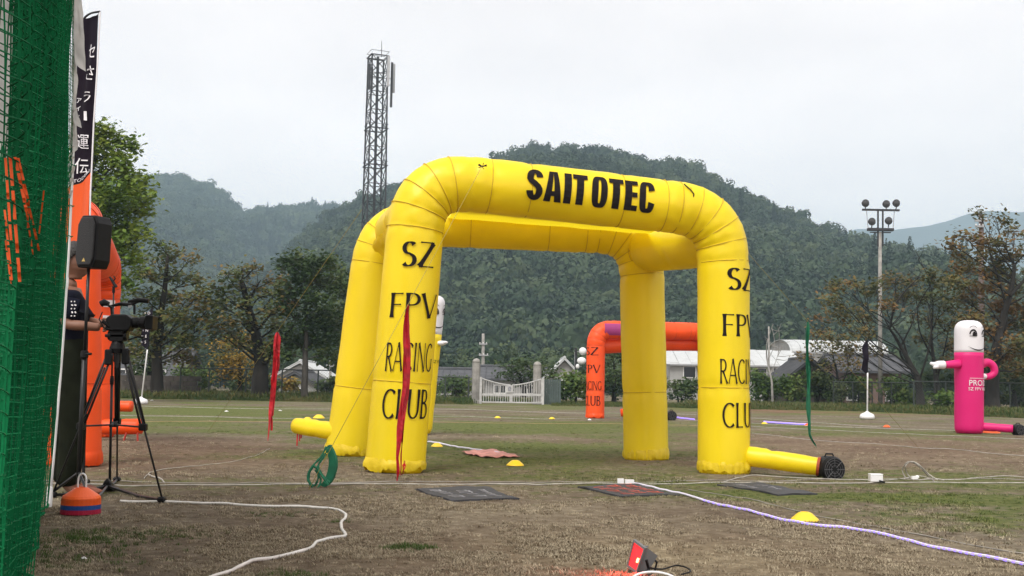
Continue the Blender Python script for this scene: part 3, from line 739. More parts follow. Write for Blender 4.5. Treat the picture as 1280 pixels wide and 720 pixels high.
# ---- the big yellow gate
def yellow_gate():
    FL = G(494, 590); FL = Vector((FL.x, 9.90, 0)); FL.x = P(494, 560, 9.9).x
    FR = P(905, 560, 10.42); FR.z = 0
    RL = P(437, 540, 12.05); RL.z = 0
    RR = P(808, 540, 12.20); RR.z = 0
    t = thing('inflatable_gate', 'big yellow four-legged inflatable racing gate lettered along its front beam and legs', 'inflatable gate', ((FL + FR) / 2 + Vector((0, 1, 0))))
    FLt = P(524, 223, 9.92); FRt = P(904, 266, 10.42)
    RLt = P(475, 277, 12.05); RRt = P(801, 291, 12.20)
    fr = arch_points(FL, FR, FLt, FRt, .47, legseam=.78); re = arch_points(RL, RR, RLt, RRt, .47, legseam=.72)
    sideF = (FRt - FLt).cross(Vector((0, 0, 1))).normalized(); sideR = (RRt - RLt).cross(Vector((0, 0, 1))).normalized()
    sm = [i for i in range(1, len(fr) - 1) if i not in (7,)]
    f = air_tube(fr, .262, sideF, 'front_arch', M_yel, M_yseam, t, sm, r1=.236, seed=2)
    b = air_tube(re, .252, sideR, 'rear_arch', M_yel, M_yseam, t, sm, r1=.240, seed=9)
    # beams joining the two arches at the corners
    S = Vector((1, 0, 0))
    a = P(811, 311, 12.05); c = P(903, 298, 10.55)
    air_tube([a, a.lerp(c, .5) - Vector((0, 0, .01)), c], .25, S, 'side_beam', M_yel, M_yseam, t, [0], seed=4)
    a = P(495, 290, 11.9); c = P(528, 262, 10.1)
    air_tube([a, a.lerp(c, .5), c], .235, S, 'side_beam', M_yel, M_yseam, t, [0, 1], seed=6)
    # slack crumpled web under the right corner
    mb = MB(); vs = []; fs = []; A0, A1 = a, c; p0_ = lambda i: A0.lerp(A1, .12 + .8 * i / 24)
    for i in range(25):
        for j in range(11):
            p = A0.lerp(A1, i / 24); k = (j / 10 - .5) * 2; q = abs(noise.noise(Vector((i * .35, j * .6, 2)))) * .06 - abs(noise.noise(Vector((i * .8, j * .5, 7)))) * .05
            a_ = R(205 + 95 * (k + 1) / 2); rr_ = .285 + .05 * (1 - k * k) ** .7 + q * 1.1; vs.append(p0_(i) + Vector((math.cos(a_) * rr_, 0, math.sin(a_) * rr_)))
    for i in range(24):
        for j in range(10): fs.append((i * 11 + j, (i + 1) * 11 + j, (i + 1) * 11 + j + 1, i * 11 + j + 1))
    mb.add(vs, fs).build('slack_web', mat('crumpled_yellow_sheet', (.95, .78, .015), .5, transl=.55, bump=.5, bscale=9), t, smooth=True)
    for c, r_, sd_ in ((FL, .262, 1), (FR, .236, 5), (RL, .252, 8), (RR, .240, 12)): hem(c, r_, S, M_yelhem, t, sd_)
    # translucent sheet stretched between the two beams, seen from below
    fa, fb = P(566, 262, 10.12), P(822, 285, 10.5); ra, rb_ = P(560, 272, 11.86), P(806, 291, 11.95); vs = []; fs = []
    for i in range(33):
        for j in range(13):
            p = fa.lerp(fb, i / 32).lerp(ra.lerp(rb_, i / 32), j / 12); vs.append(p + Vector((0, 0, -.03 * math.sin(PI * j / 12) + .012 * noise.noise(Vector((i * .3, j * .3, 3))))))
    for i in range(32):
        for j in range(12): fs.append((i * 13 + j, (i + 1) * 13 + j, (i + 1) * 13 + j + 1, i * 13 + j + 1))
    MB().add(vs, fs).build('roof_sheet', mat('thin_yellow_sheet', (.93, .74, .015), .6, transl=.5, bump=.2, bscale=5), t, smooth=True)
    # lettering
    for A, T, r_, a0, rows in ((FL, FLt, .262, R(19), [('SZ', 317, 44, 33), ('FPV', 381, 66, 31), ('RACING', 446, 66, 36), ('CLUB', 505, 64, 37)]),
                               (FR, FRt, .238, R(37), [('SZ', 348, 44, 29), ('FPV', 406, 58, 28), ('RACING', 464, 64, 31), ('CLUB', 519, 58, 31)])):
        U = (T - A).normalized(); Y = A.y - .26
        for word, py, wpx, hpx in rows:
            z = P(A.x / A.y * F + 640, py, Y).z; sx = wpx / F * Y * (1.06 if a0 < .3 else 1.0); sz = hpx / F * Y
            mb = MB(); thick = {'SZ': .16, 'FPV': .13, 'RACING': .115, 'CLUB': .125}[word]
            put_strokes(mb, word, sx, sz, leg_xf(A, U, r_, a0, z), thick=thick, thin=.045, space=.045)
            mb.build('lettering', M_ink, f)
    # beam lettering
    L0 = P(663, 233, 9.7); L1 = P(822, 247, 9.95)
    ax = (FRt - FLt).normalized(); mid = FLt + ax * ((L0 + L1) / 2 - FLt).dot(ax); W = (P(819, 247, 9.95) - P(657, 233, 9.72)).length
    upv = Vector((0, 0, 1)); out_ = ax.cross(upv); out_ = out_ if out_.y < 0 else -out_; out_.normalize()
    uv = ax.cross(out_); uv = uv if uv.z > 0 else -uv
    rb = .253
    def xf(u, v, e=0):
        v = v + .022
        ang = v / rb
        return mid + ax * u + (out_ * math.cos(ang) + uv * math.sin(ang)) * (rb + .006 + e)
    mb = MB(); block_text(mb, 'SAIT OTEC', W, .288, xf); mb.build('lettering', M_ink, f)
    # blower sleeves
    a = P(930, 569, 10.35); c = P(1028, 584, 10.1)
    a.z = max(a.z, .13); 
    sl_ = air_tube([a, a.lerp(c, .35), c], .092, Vector((0, 0, 1)), 'blower_sleeve', M_yel, M_yseam, t, [], r1=.078, seed=3)
    d = (c - a).normalized(); q = MB(); q.tube([c - d * .045, c - d * .02], [.086, .086], 20); q.build('strap', mat('dark_red_strap', (.30, .05, .01), .7), sl_)
    fan(t, c + d * .06 + Vector((0, 0, -.005)), d, .115)
    a = P(425, 540, 11.95); c = P(370, 532, 12.3)
    air_tube([a, a.lerp(c, .5), c], .098, Vector((0, 0, 1)), 'blower_sleeve', M_yel, M_yseam, t, [], r1=.085, seed=5)
    b = MB()
    for k, (x0, l_) in enumerate(((372, .14), (375, .09), (377, .06))):
        p = P(x0, 541, 12.25); b.ribbon([p + Vector((-.008, 0, 0)), p + Vector((-.01, 0, -l_))], [p + Vector((.008, 0, 0)), p + Vector((.004, 0, -l_))])
    b.build('sleeve_tie', M_red, t)
    # little loops stitched on the beam where the guy lines are tied
    b = MB(); p = P(603, 208, 9.66)
    b.tube([p + Vector((-.035, -.01, .01)), p + Vector((0, -.03, -.01)), p + Vector((.035, -.01, .012))], .006, 5)
    for k in range(5):
        a_ = k * 1.25; b.tube([p, p + Vector((math.cos(a_) * .04, -.02, math.sin(a_) * .03))], .0035, 4)
    b.build('tie_loop', M_blk, f)
    b = MB(); p = P(867, 243, 10.15); b.tube([P(855, 230, 10.17), P(864, 238, 10.13), p + Vector((0, -.02, 0)), P(866, 251, 10.13)], .006, 5); b.build('tie_loop', M_blk, f)
    return t
def fan(parent, c, d, r_, name='blower_fan'):
    c = Vector(c); d = Vector(d); d.z = 0; d.normalize()
    mb = MB(); s = Vector((-d.y, d.x, 0))
    # drum housing with a grille facing the viewer
    ax = (Vector((.25, -1, 0))).normalized()
    mb.lathe([(r_ * .62, -.09), (r_ * .9, -.085), (r_, -.06), (r_, .06), (r_ * .9, .085), (r_ * .55, .09)], c, 24, ax)
    mb.box(c - Vector((0, 0, r_ * .93)), (r_ * 1.5, .14, .02))
    h = mb.build(name, M_blk, parent, smooth=False)
    g = MB(); u = ax.cross(Vector((0, 0, 1))).normalized(); v = u.cross(ax)
    for q in (.3, .5, .7, .86): g.tube([c + ax * .096 + (u * math.cos(a) + v * math.sin(a)) * r_ * q for a in [2 * PI * k / 20 for k in range(20)]], .0022, 4, closed=True)
    for k in range(8):
        a = k * PI / 4; g.cyl(c + ax * .094 + (u * math.cos(a) + v * math.sin(a)) * r_ * .2, c + ax * .094 + (u * math.cos(a) + v * math.sin(a)) * r_ * .88, .003, n=4)
    g.build('grille', MATS['fan_grille'] if 'fan_grille' in MATS else mat('fan_grille', (.07, .07, .075), .5), h)
    hnd = MB(); hnd.tube([c + Vector((-.04, 0, r_ * .9)), c + Vector((-.03, 0, r_ * 1.15)), c + Vector((.03, 0, r_ * 1.15)), c + Vector((.04, 0, r_ * .9))], .008, 6); hnd.build('handle', M_blk, h)
    return h
yg = yellow_gate()

# ---- orange gates
def orange_gate(label, A, B, C, D, hA, hB, r, leanA=Vector((0, 0, 0))):
    """front arch A-B, rear arch C-D"""
    t = thing('inflatable_gate', label, 'inflatable gate', (Vector(A) + Vector(B)) / 2, 'orange inflatable gates')
    S = Vector((1, 0, 0)); up = Vector((0, 0, 1))
    arches = []
    for (a, b, nm) in ((A, B, 'front_arch'), (C, D, 'rear_arch')):
        if a is None: continue
        a = Vector(a); b = Vector(b); at = a + up * hA + leanA; bt = b + up * hB
        pts = arch_points(a, b, at, bt, .42, legseam=.7); sd_ = (bt - at).cross(up).normalized()
        arches.append((air_tube(pts, r, sd_, nm, M_org, M_oseam, t, [i for i in range(1, len(pts) - 1) if i != 7], seed=len(arches) * 3), a, b, at, bt))
        hem(a, r, S, M_org, t, 3); hem(b, r, S, M_org, t, 4)
    if len(arches) == 2:
        for k in (3, 4):
            a = arches[0][k]; b = arches[1][k]; air_tube([a - up * .1, a.lerp(b, .5) - up * .12, b - up * .1], r * .96, S, 'side_beam', M_org, M_oseam, t, [1], seed=k)
    return t, arches
A = P(744, 500, 28.8); A.z = 0; B = P(884, 500, 29.6); B.z = 0
Cc = P(789, 500, 32.6); Cc.z = 0; D = P(921, 500, 33.2); D.z = 0
tg, arc_ = orange_gate('far orange inflatable gate with a purple patch, seen behind the yellow gate', A, B, None, None, 2.27, 2.30, .235)
f = arc_[0][0]; ax = (arc_[0][4] - arc_[0][3]).normalized(); out_ = Vector((ax.y, -ax.x, 0)).normalized()
vs = []; fs = []; mid = arc_[0][3]
for i in range(9):
    for j in range(7):
        a_ = R(-38 + 76 * j / 6); vs.append(mid + ax * (.16 + .62 * i / 8) + (out_ * math.cos(a_) + Vector((0, 0, 1)) * math.sin(a_)) * .243)
for i in range(8):
    for j in range(6): fs.append((i * 7 + j, (i + 1) * 7 + j, (i + 1) * 7 + j + 1, i * 7 + j + 1))
MB().add(vs, fs).build('purple_patch', M_pur, f)
for word, py, wp, hp in (('SZ', 439, 20, 10), ('FPV', 461, 24, 10), ('RACING', 482, 28, 11), ('CLUB', 501, 26, 12)):
    z = P(744, py, 28.6).z; mb = MB(); put_strokes(mb, word, wp / F * 28.6, hp / F * 28.6, leg_xf(A, Vector((0, 0, 1)), .235, R(-34), z), thick=.12, thin=.05, space=.05); mb.build('lettering', M_ink, f)
# folded slack under the beam, rear arch peeping through
rA = P(760, 500, 30.6); rA.z = 0
a = arc_[0][3] + Vector((.1, .3, -.42)); b = arc_[0][4] + Vector((-.1, .3, -.30))
air_tube([a, a.lerp(b, .55) + Vector((0, 0, .04)), b], .20, Vector((0, 1, 0)), 'lower_beam', M_org, M_oseam, tg, [], seed=8)
bl = MB(); p = P(776, 516, 29.0); q = P(800, 518, 28.4); bl.tube([P(800, 514, 29), p], [.10, .10], 14); bl.build('blower_sleeve', M_org, tg, smooth=True)
fan(tg, P(839, 520, 28.2), (1, 0, 0), .13)

# left orange gate, seen almost end-on behind the speaker
A = P(91, 560, 9.95); A.z = 0; B = P(119, 520, 15.0); B.z = 0
t2, ar2 = orange_gate('orange inflatable gate seen end-on at the left behind the speaker and tripod', A, B, None, None, 2.22, 2.26, .248, Vector((-.16, .1, 0)))
f = ar2[0][0]
for (x, y, s_) in ((137.5, 379, 9), (138, 398, 8)):
    p = P(x, y, 14.74); h = s_ / F * 14.7 / 2
    vs = []
    c = Vector((B.x, B.y, 0)); a0 = math.atan2(p.x - B.x, .2)
    for i in range(5):
        a_ = R(46) + (i - 2) * .16; vs += [Vector((B.x + math.sin(a_) * .256, B.y - math.cos(a_) * .256, p.z - h)), Vector((B.x + math.sin(a_) * .256, B.y - math.cos(a_) * .256, p.z + h))]
    MB().add(vs, [(2 * i, 2 * i + 2, 2 * i + 3, 2 * i + 1) for i in range(4)]).build('white_patch', M_print, f)
for (x0, y0, x1, y1, Y, rr) in ((127, 534, 177, 533, 14.3, .098), (138, 508, 165, 508, 17.5, .085)):
    a = P(x0, y0, Y); b = P(x1, y1, Y); air_tube([a, a.lerp(b, .5), b], rr, Vector((0, 0, 1)), 'blower_sleeve', M_org, M_oseam, t2, [], seed=2)
b = MB(); a = P(160, 543, 14.2); 
for dx in (0, 14): p0 = P(158 + dx, 541, 14.2); p1 = P(154 + dx * 1.3, 553, 14.2); b.tube([p0, p1], .012, 5)
b.tube([P(152, 553.5, 14.2), P(178, 553.5, 14.2)], .012, 5); b.build('sleeve_stand', mat('red_paint', (.4, .03, .02), .5), t2)

# ================================================================== TUBE FIGURES
def tube_man(label, base, top, r, body_m, lettering=True, face=True, arm_scale=1, turn=R(12), blower=True):
    base = Vector(base); top = Vector(top); t = thing('inflatable_tube_figure', label, 'inflatable figure', base, 'inflatable tube figures')
    H = top.z; ax = (top - base).normalized(); S = Vector((1, 0, 0)); rb = r * .98
    zn = H * .715
    def column(z0, z1, name, m_, cap_top=False):
        vs = []; fs = []; N = 32; zs = []
        if cap_top: zs = [(z0 + (z1 - r * .75 - z0) * k / 8, 1) for k in range(9)] + [(z1 - r * .75 + r * .75 * math.sin(a), max(.02, math.cos(a) ** .6)) for a in [PI / 2 * k / 8 for k in range(1, 9)]]
        else: zs = [(z0 + (z1 - z0) * k / 20, 1 - (.12 if k == 0 else 0)) for k in range(21)]
        for z, q in zs:
            c = base + (top - base) * (z / H)
            for k in range(N):
                a = 2 * PI * k / N; ca, sa = math.cos(a), math.sin(a)
                rr = r * q * (1 + .05 * (1 - abs(math.cos(2 * a)))) + .006 * noise.noise(Vector((ca * 2, sa * 2, z * 4)))
                vs.append(Vector((c.x + ca * rr, c.y + sa * rr * .95, z)))
        for i in range(len(zs) - 1):
            for k in range(N): fs.append((i * N + k, i * N + (k + 1) % N, (i + 1) * N + (k + 1) % N, (i + 1) * N + k))
        fs.append(tuple(range(N))[::-1]); fs.append(tuple((len(zs) - 1) * N + k for k in range(N)))
        return MB().add(vs, fs).build(name, m_, t, smooth=True)
    body = column(.01, zn, 'body', body_m); head = column(zn + .001, H, 'head', M_wnyl, True)
    cz = lambda z: base + (top - base) * (z / H)
    def skin(u, v, z, e=.006):
        c = cz(z + v); a = turn + u / r; rr = r * (1 + .05 * (1 - abs(math.cos(2 * a)))) + e + .006
        return Vector((c.x + math.sin(a) * rr, c.y - math.cos(a) * rr * .95, z + v))
    if face:
        s = r / .25 * 1.25
        fz = H * .865
        for sx in (-.055 * s, .125 * s):
            o = MB(); n = 20
            o.ribbon([skin(sx + math.cos(a) * .055 * s, math.sin(a) * .085 * s, fz) for a in [PI * k / n - .15 for k in range(n + 1)]], [skin(sx + math.cos(a) * .040 * s, math.sin(a) * .062 * s, fz) for a in [PI * k / n - .15 for k in range(n + 1)]])
            o.ribbon([skin(sx + .012 * s - .024 * s + .048 * s * k / 6, -.01 * s, fz, .008) for k in range(7)], [skin(sx + .012 * s - .024 * s + .048 * s * k / 6, .012 * s + .04 * s * math.sin(PI * (k + .5) / 7), fz, .008) for k in range(7)])
            o.ribbon([skin(sx - .05 * s + .1 * s * k / 6, -.018 * s, fz) for k in range(7)], [skin(sx - .05 * s + .1 * s * k / 6, -.010 * s, fz) for k in range(7)])
            o.build('eye', M_ink, head)
            o = MB(); o.ribbon([skin(sx + math.cos(a) * .075 * s, .03 * s + math.sin(a) * .105 * s, fz) for a in [R(50 + 80 * k / 8) for k in range(9)]], [skin(sx + math.cos(a) * .072 * s, .03 * s + math.sin(a) * .098 * s, fz) for a in [R(50 + 80 * k / 8) for k in range(9)]]); o.build('eyebrow', M_ink, head)
        o = MB(); n = 14
        o.ribbon([skin(-.13 * s + .3 * s * k / n, -.16 * s - .065 * s * math.sin(PI * k / n), fz) for k in range(n + 1)], [skin(-.13 * s + .3 * s * k / n, -.160 * s - (.048) * s * math.sin(PI * k / n), fz) for k in range(n + 1)]); o.build('mouth', M_ink, head)
    return t, body, head, cz, skin
base = P(1211, 520, 22.10); base.z = 0; top = P(1211, 400.5, 21.95)
tf, body, head, cz, skin = tube_man('magenta inflatable tube figure with a white smiling head, pointing left', base, top, .268, M_pink)
r0 = .268
sh = cz(1.62); el = P(1160, 456, 21.90)
a0 = P(1199, 455, 21.90); a1 = P(1183, 456, 21.85); h0 = P(1180, 456, 21.85); h1 = P(1164, 456, 21.85)
MB().tube(smooth_pts([a0, a0.lerp(a1, .5), a1 + Vector((-.02, 0, 0))], 4), [.093, .09, .088, .085, .082, .077, .073, .069, .067], 14).build('arm', M_pink, tf, smooth=True)
hn = MB(); hn.tube([h0 + Vector((.02, 0, 0)), h0, P(1173, 456, 21.83), P(1168, 455.5, 21.82), P(1163, 454, 21.80)], [.067, .082, .077, .047, .024], 12); hn.tube([P(1172, 458, 21.80), P(1167, 459.5, 21.78)], [.047, .027], 8); hn.build('hand', M_wnyl, tf, smooth=True)
c_ = [P(x, y, 22.05) for x, y in ((1226, 456), (1234, 453), (1241, 457), (1243, 465), (1238, 470), (1231, 471))]
c2 = smooth_pts(c_, 5); MB().tube(c2, [.083 - .024 * k / len(c2) for k in range(len(c2))], 12).build('arm', M_pink, tf, smooth=True)
MB().ball(P(1229.5, 470.5, 22.00), .067, (1, 1, .9)).build('hand', M_wnyl, tf, smooth=True)
v, f_ = font_mesh('PRODRONE')
def decal(word, u0, z, size, matl, par, sk, sxs=1):
    v, f_ = font_mesh(word)
    if not v: return
    bm = bmesh.new(); bv = [bm.verts.new(p) for p in v]
    for q in f_:
        try: bm.faces.new([bv[i] for i in q])
        except ValueError: pass
    wd = max(p.x for p in v) - min(p.x for p in v)
    MB().add([sk(u0 + (p.co.x + wd / 2) * size * sxs, p.co.y * size, z) for p in bm.verts], [[x.index for x in q.verts] for q in bm.faces] if not bm.verts.index_update() else []).build('lettering', matl, par)
    bm.free()
zt = P(1211, 478.5, 21.90).z
decal('PRODRONE', -.150, zt, .110, M_print, body, skin, .9)
decal('SZ FPV RACING', -.165, P(1211, 486, 21.90).z, .060, M_print, body, skin)
o = MB(); o.ribbon([skin(-.14 + .4 * k / 12, .0, P(1211, 473, 21.90).z) for k in range(13)], [skin(-.14 + .4 * k / 12, .008, P(1211, 473, 21.90).z) for k in range(13)]); o.build('printed_line', M_print, body)
a = P(1226, 533, 22.00); b = P(1266, 536, 21.80); air_tube([a, a.lerp(b, .5), b], .08, Vector((0, 0, 1)), 'blower_sleeve', M_pink, M_pink, tf, [], seed=1)
fan(tf, P(1272.5, 537.5, 21.80), (1, 0, 0), .113)

base = P(524, 500, 17.6); base.z = 0; top = P(541, 369, 17.5)
ty, body, head, cz, skin = tube_man('yellow inflatable tube figure with a white head, peeping out behind the left yellow leg', base, top, .205, M_yel, turn=R(38))
MB().ball(P(551, 429, 17.45), .07, (1.2, 1, .6)).ball(P(555.5, 428, 17.42), .035, (1.6, 1, .7)).build('hand', M_wnyl, ty, smooth=True)
a = P(537, 432, 17.5); MB().tube([a, P(549, 429, 17.45)], [.07, .06], 12).build('arm', M_yel, ty, smooth=True)
decal('SZ FPV RACING', -.03, P(545, 452, 17.4).z, .05, M_ink, body, skin)

# ================================================================== STREAMERS AND GUY LINES
def streamer(name, label, pts, w0, matl, seed, cat='streamer', strands=3, parent=None, group=None, taper=.4):
    """several narrow strips of knotted cloth hanging together; each strip twists and has two faces with thickness"""
    r = random.Random(seed); mb = MB(); pts = smooth_pts(pts, 10)
    for s in range(strands):
        off = r.uniform(-.5, .5) * w0 * .6; ph = r.uniform(0, 6); n = len(pts); st = 0; en = n if s == 0 else int(n * r.uniform(.7, .97)); L = []; Rr = []; L2 = []; R2 = []
        for i in range(st, en):
            t = i / (n - 1); wd = w0 * (1 - taper * t) * (.55 + .25 * noise.noise(Vector((t * 6, seed, s)))) * min(1, .35 + t * 7) ; a = ph + t * 5 + 2 * noise.noise(Vector((t * 4, s, seed)))
            ca, sa = math.cos(a), math.sin(a); c = pts[i] + Vector((off * min(1, t * 5) + .25 * w0 * noise.noise(Vector((t * 5, s * 3, seed))), .004 * s + .25 * w0 * noise.noise(Vector((t * 5, s * 3, seed + 9))), 0))
            d = Vector((abs(ca) * .8 + .2, sa, 0)) * wd / 2; e = Vector((0, .0015, 0))
            L.append(c - d); Rr.append(c + d); L2.append(c - d * .9 + Vector((0, .012, 0))); R2.append(c + d * .9 + Vector((0, .012, 0)))
        if len(L) > 1: mb.ribbon(L, Rr); mb.ribbon(L2, R2); mb.ribbon(L, L2); mb.ribbon(Rr, R2)
    o = mb.build(name, matl, parent)
    if not parent: tag(o, label, cat, group)
    return o
M_line = mat('thin_guy_cord', (.30, .24, .05), .7)
def cord(name, label, pts, r_, matl, cat='cord', group=None, n=5, sm=6):
    mb = MB(); mb.tube(smooth_pts(pts, sm) if sm else pts, r_, n); o = mb.build(name, matl, smooth=True); tag(o, label, cat, group); return o
k0 = P(603, 207, 9.62); k1 = G(386, 612)
gl = lambda a, b, t: a.lerp(b, t)
cord('guy_line', 'thin guy line from the left end of the front beam down past the lettered leg', [k0, gl(k0, k1, .5), k1], .0028, M_line, 'guy line', 'guy lines of the yellow gate', 4, 0)
# parameter where the line crosses a given image row
def on_line(a, b, py):
    lo, hi = 0, 1
    for _ in range(40):
        m_ = (lo + hi) / 2; p = CROT.transposed() @ (a.lerp(b, m_) - CP); y = 360 + F * p.y / p.z if False else 360 - F * p.y / -p.z
        if y < py: lo = m_
        else: hi = m_
    return a.lerp(b, lo)
p = on_line(k0, k1, 381)
streamer('red_streamer', 'long red cloth streamer hanging down over the lettered left leg of the yellow gate', [p, p + Vector((0, -.01, -.5)), p + Vector((-.03, -.01, -1.0)), p + Vector((-.035, -.01, -1.28)), p + Vector((-.045, -.01, -1.44))], .085, M_red, 4, strands=4, group='red streamers', taper=.75)
# tattered tail end
a = P(505, 585, p.y); streamer('red_streamer', 'short red cloth end lying at the foot of the lettered left leg', [P(506, 576, 9.35), P(505, 588, 9.33), G(502, 594)], .035, M_red, 9, strands=2, group='red streamers')
# guy line and green bundle at its foot
p = on_line(k0, k1, 556)
gb = thing('green_streamer_bundle', 'bundle of green net tape knotted at the foot of the left guy line', 'streamer', G(400, 608), 'green streamers')
q = lambda x, y, Y=8.3: P(x, y, Y)
s1 = MB()
L = [q(409, 557), q(409, 566), q(411, 576), q(409, 590), q(404, 602), q(399, 606)]; Rr = [q(412, 556), q(417, 566), q(420, 578), q(418, 592), q(412, 604), q(405, 609)]
L = smooth_pts(L, 5); Rr = smooth_pts(Rr, 5); e = Vector((.01, .03, 0)); s1.ribbon(L, Rr); s1.ribbon([a + e for a in L], [a + e for a in Rr]); s1.ribbon(L, [a + e for a in L]); s1.ribbon(Rr, [a + e for a in Rr])
s1.build('wide_tape', M_green, gb)
for k, pp in enumerate([[(408, 558), (402, 570), (393, 580), (386, 590), (385, 600), (390, 608)], [(411, 560), (404, 572), (398, 582), (402, 592), (409, 600), (412, 603)], [(390, 582), (396, 586), (398, 596), (394, 606), (389, 605), (386, 598), (388, 588)], [(402, 575), (397, 585), (405, 598), (410, 606), (404, 602)], [(391, 584), (385, 596), (390, 609), (396, 611), (401, 600), (394, 587)]]):
    s2 = MB(); rr = random.Random(k); pts = smooth_pts([q(x, y, 8.22 + .05 * (k % 3)) for x, y in pp], 6)
    s2.tube(pts, [.008 + .006 * noise.noise(Vector((i * .4, k, 0))) for i in range(len(pts))], 5); s2.build('loop', M_green, gb)
k2 = P(863, 234, 10.15); k3 = G(1150, 562)
cord('guy_line', 'thin guy line from the right end of the front beam out over the field', [k2, gl(k2, k3, .5), k3], .0028, M_line, 'guy line', 'guy lines of the yellow gate', 4, 0)
p = on_line(k2, k3, 402); H_ = (558 - 402) / F * p.y
streamer('green_streamer', 'long green cloth streamer hanging in the air to the right of the yellow gate', [p, p + Vector((0, 0, -H_ * .25)), p + Vector((.01, 0, -H_ * .5)), p + Vector((.02, 0, -H_ * .75)), p + Vector((.03, 0, -H_ * .9)), p + Vector((.10, 0, -H_))], .075, M_green, 3, strands=4, group='green streamers', taper=.7)
k4 = P(452, 262, 11.85); k5 = G(252, 540)
k5 = P(262, 540, G(262, 540).y)
p = on_line(k4, k5, 415)
k5 = k5 + (P(345, 415, p.y) - p) * 1.0; p = on_line(k4, k5, 415)
k5.z = 0
cord('guy_line', 'thin guy line from the rear left corner of the yellow gate', [k4, gl(k4, k5, .5), k5], .0028, M_line, 'guy line', 'guy lines of the yellow gate', 4, 0)
H_ = (550 - 415) / F * p.y
streamer('red_streamer', 'long red cloth streamer hanging in the air to the left of the yellow gate', [p, p + Vector((.01, 0, -H_ * .3)), p + Vector((-.02, 0, -H_ * .6)), p + Vector((-.05, 0, -H_))], .11, M_red, 8, strands=5, group='red streamers', taper=.45)

# ================================================================== THINGS LYING ON THE FIELD
def gline(pts, lift=.006, sm=8, jit=0, seed=0):
    r = random.Random(seed); o = []
    for x, y in pts:
        p = G(x, y); o.append(p)
    o = smooth_pts(o, sm)
    return [Vector((p.x + (r.uniform(-jit, jit)), p.y + r.uniform(-jit, jit), gz(p.x, p.y) + lift)) for p in o]
def lay(name, label, pts, rr, matl, cat, group=None, sm=8, jit=0, seed=0):
    mb = MB(); mb.tube(gline(pts, rr * .9, sm, jit, seed), rr, 5); o = mb.build(name, matl, smooth=True); tag(o, label, cat, group); return o
lay('hose', 'thick white cable curling across the bare ground at lower left', [(150, 627), (200, 628), (240, 629.5), (290, 631), (340, 633), (385, 634), (415, 636), (430, 641), (432, 646), (427, 652), (427, 659), (431, 666), (430, 669.5), (410, 672), (397, 677), (390, 684), (375, 691), (345, 696), (315, 701), (290, 713), (268, 722), (250, 728)], .0085, M_hose, 'cable', sm=10, jit=.0015)
GR = 'thin cables stretched across the field'
lay('cable', 'pale twin cable running across in front of the yellow gate, nearer strand', [(-10, 605.5), (130, 606), (215, 606.5), (330, 605.5), (420, 605), (510, 606), (640, 605), (760, 605), (880, 604), (960, 603), (1040, 604.5), (1130, 603.5), (1290, 604)], .0055, M_rope, 'cable', GR, jit=.002)
lay('cable', 'grey twin cable running across in front of the yellow gate, farther strand', [(-10, 602), (150, 601), (300, 603.5), (420, 603), (560, 602.5), (700, 603), (820, 602), (900, 600), (960, 601), (1030, 598.5), (1090, 600), (1170, 598.5), (1290, 599.5)], .0045, M_cable, 'cable', GR, jit=.002, seed=3)
lay('cable', 'thin pale cord wandering right from the tangle beside the fan', [(905, 602), (925, 597), (950, 594.5), (985, 597), (1050, 599), (1110, 601), (1145, 595), (1170, 598), (1200, 599), (1240, 596), (1262, 595), (1290, 597)], .005, M_rope, 'cable', GR, sm=6, jit=.003, seed=4)
lay('cable', 'pale cord running back towards the red streamer at left', [(180, 598), (190, 590), (215, 585), (260, 580), (300, 575), (322, 568), (337, 561)], .004, M_rope, 'cable', GR, jit=.003)
lay('cable', 'thin cord trailing behind the lit strip at lower right', [(860, 612), (910, 620), (960, 629), (1010, 642), (1080, 655), (1160, 671), (1290, 695)], .004, M_cable, 'cable', GR, jit=.002)
lay('cable', 'short frayed cord end behind the tripod', [(186, 594), (192, 597), (200, 598), (206, 602)], .006, M_rope, 'cable', GR, jit=.003)
lay('cable', 'pale cord across the mid field right of the gate', [(940, 541), (980, 546), (1040, 552), (1100, 555), (1150, 560), (1185, 561), (1230, 566), (1290, 570)], .0045, M_rope, 'cable', GR, jit=.006)
lay('boundary_cord', 'far white boundary cord across the field', [(150, 519.5), (260, 521), (360, 523), (560, 520.5), (620, 522), (690, 524), (760, 522.5), (900, 527), (1000, 532), (1290, 541)], .006, M_rope, 'cord', GR, jit=.01)
lay('boundary_cord', 'farther of the white boundary cords, behind the other', [(150, 507), (330, 511), (560, 511.5), (700, 516), (860, 518), (1100, 534)], .007, M_rope, 'cord', GR, jit=.01)
lay('boundary_cord', 'nearer orange-tinted boundary cord behind the yellow gate', [(150, 527), (340, 527), (560, 528), (640, 529), (780, 530), (900, 533)], .005, mat('orange_cord', (.38, .27, .14), .8), 'cord', GR, jit=.006)
lay('boundary_cord', 'far white boundary cord at the right edge, running to the pink figure', [(900, 531), (1000, 536), (1100, 541), (1200, 545), (1290, 549)], .005, M_rope, 'cord', GR, jit=.006)
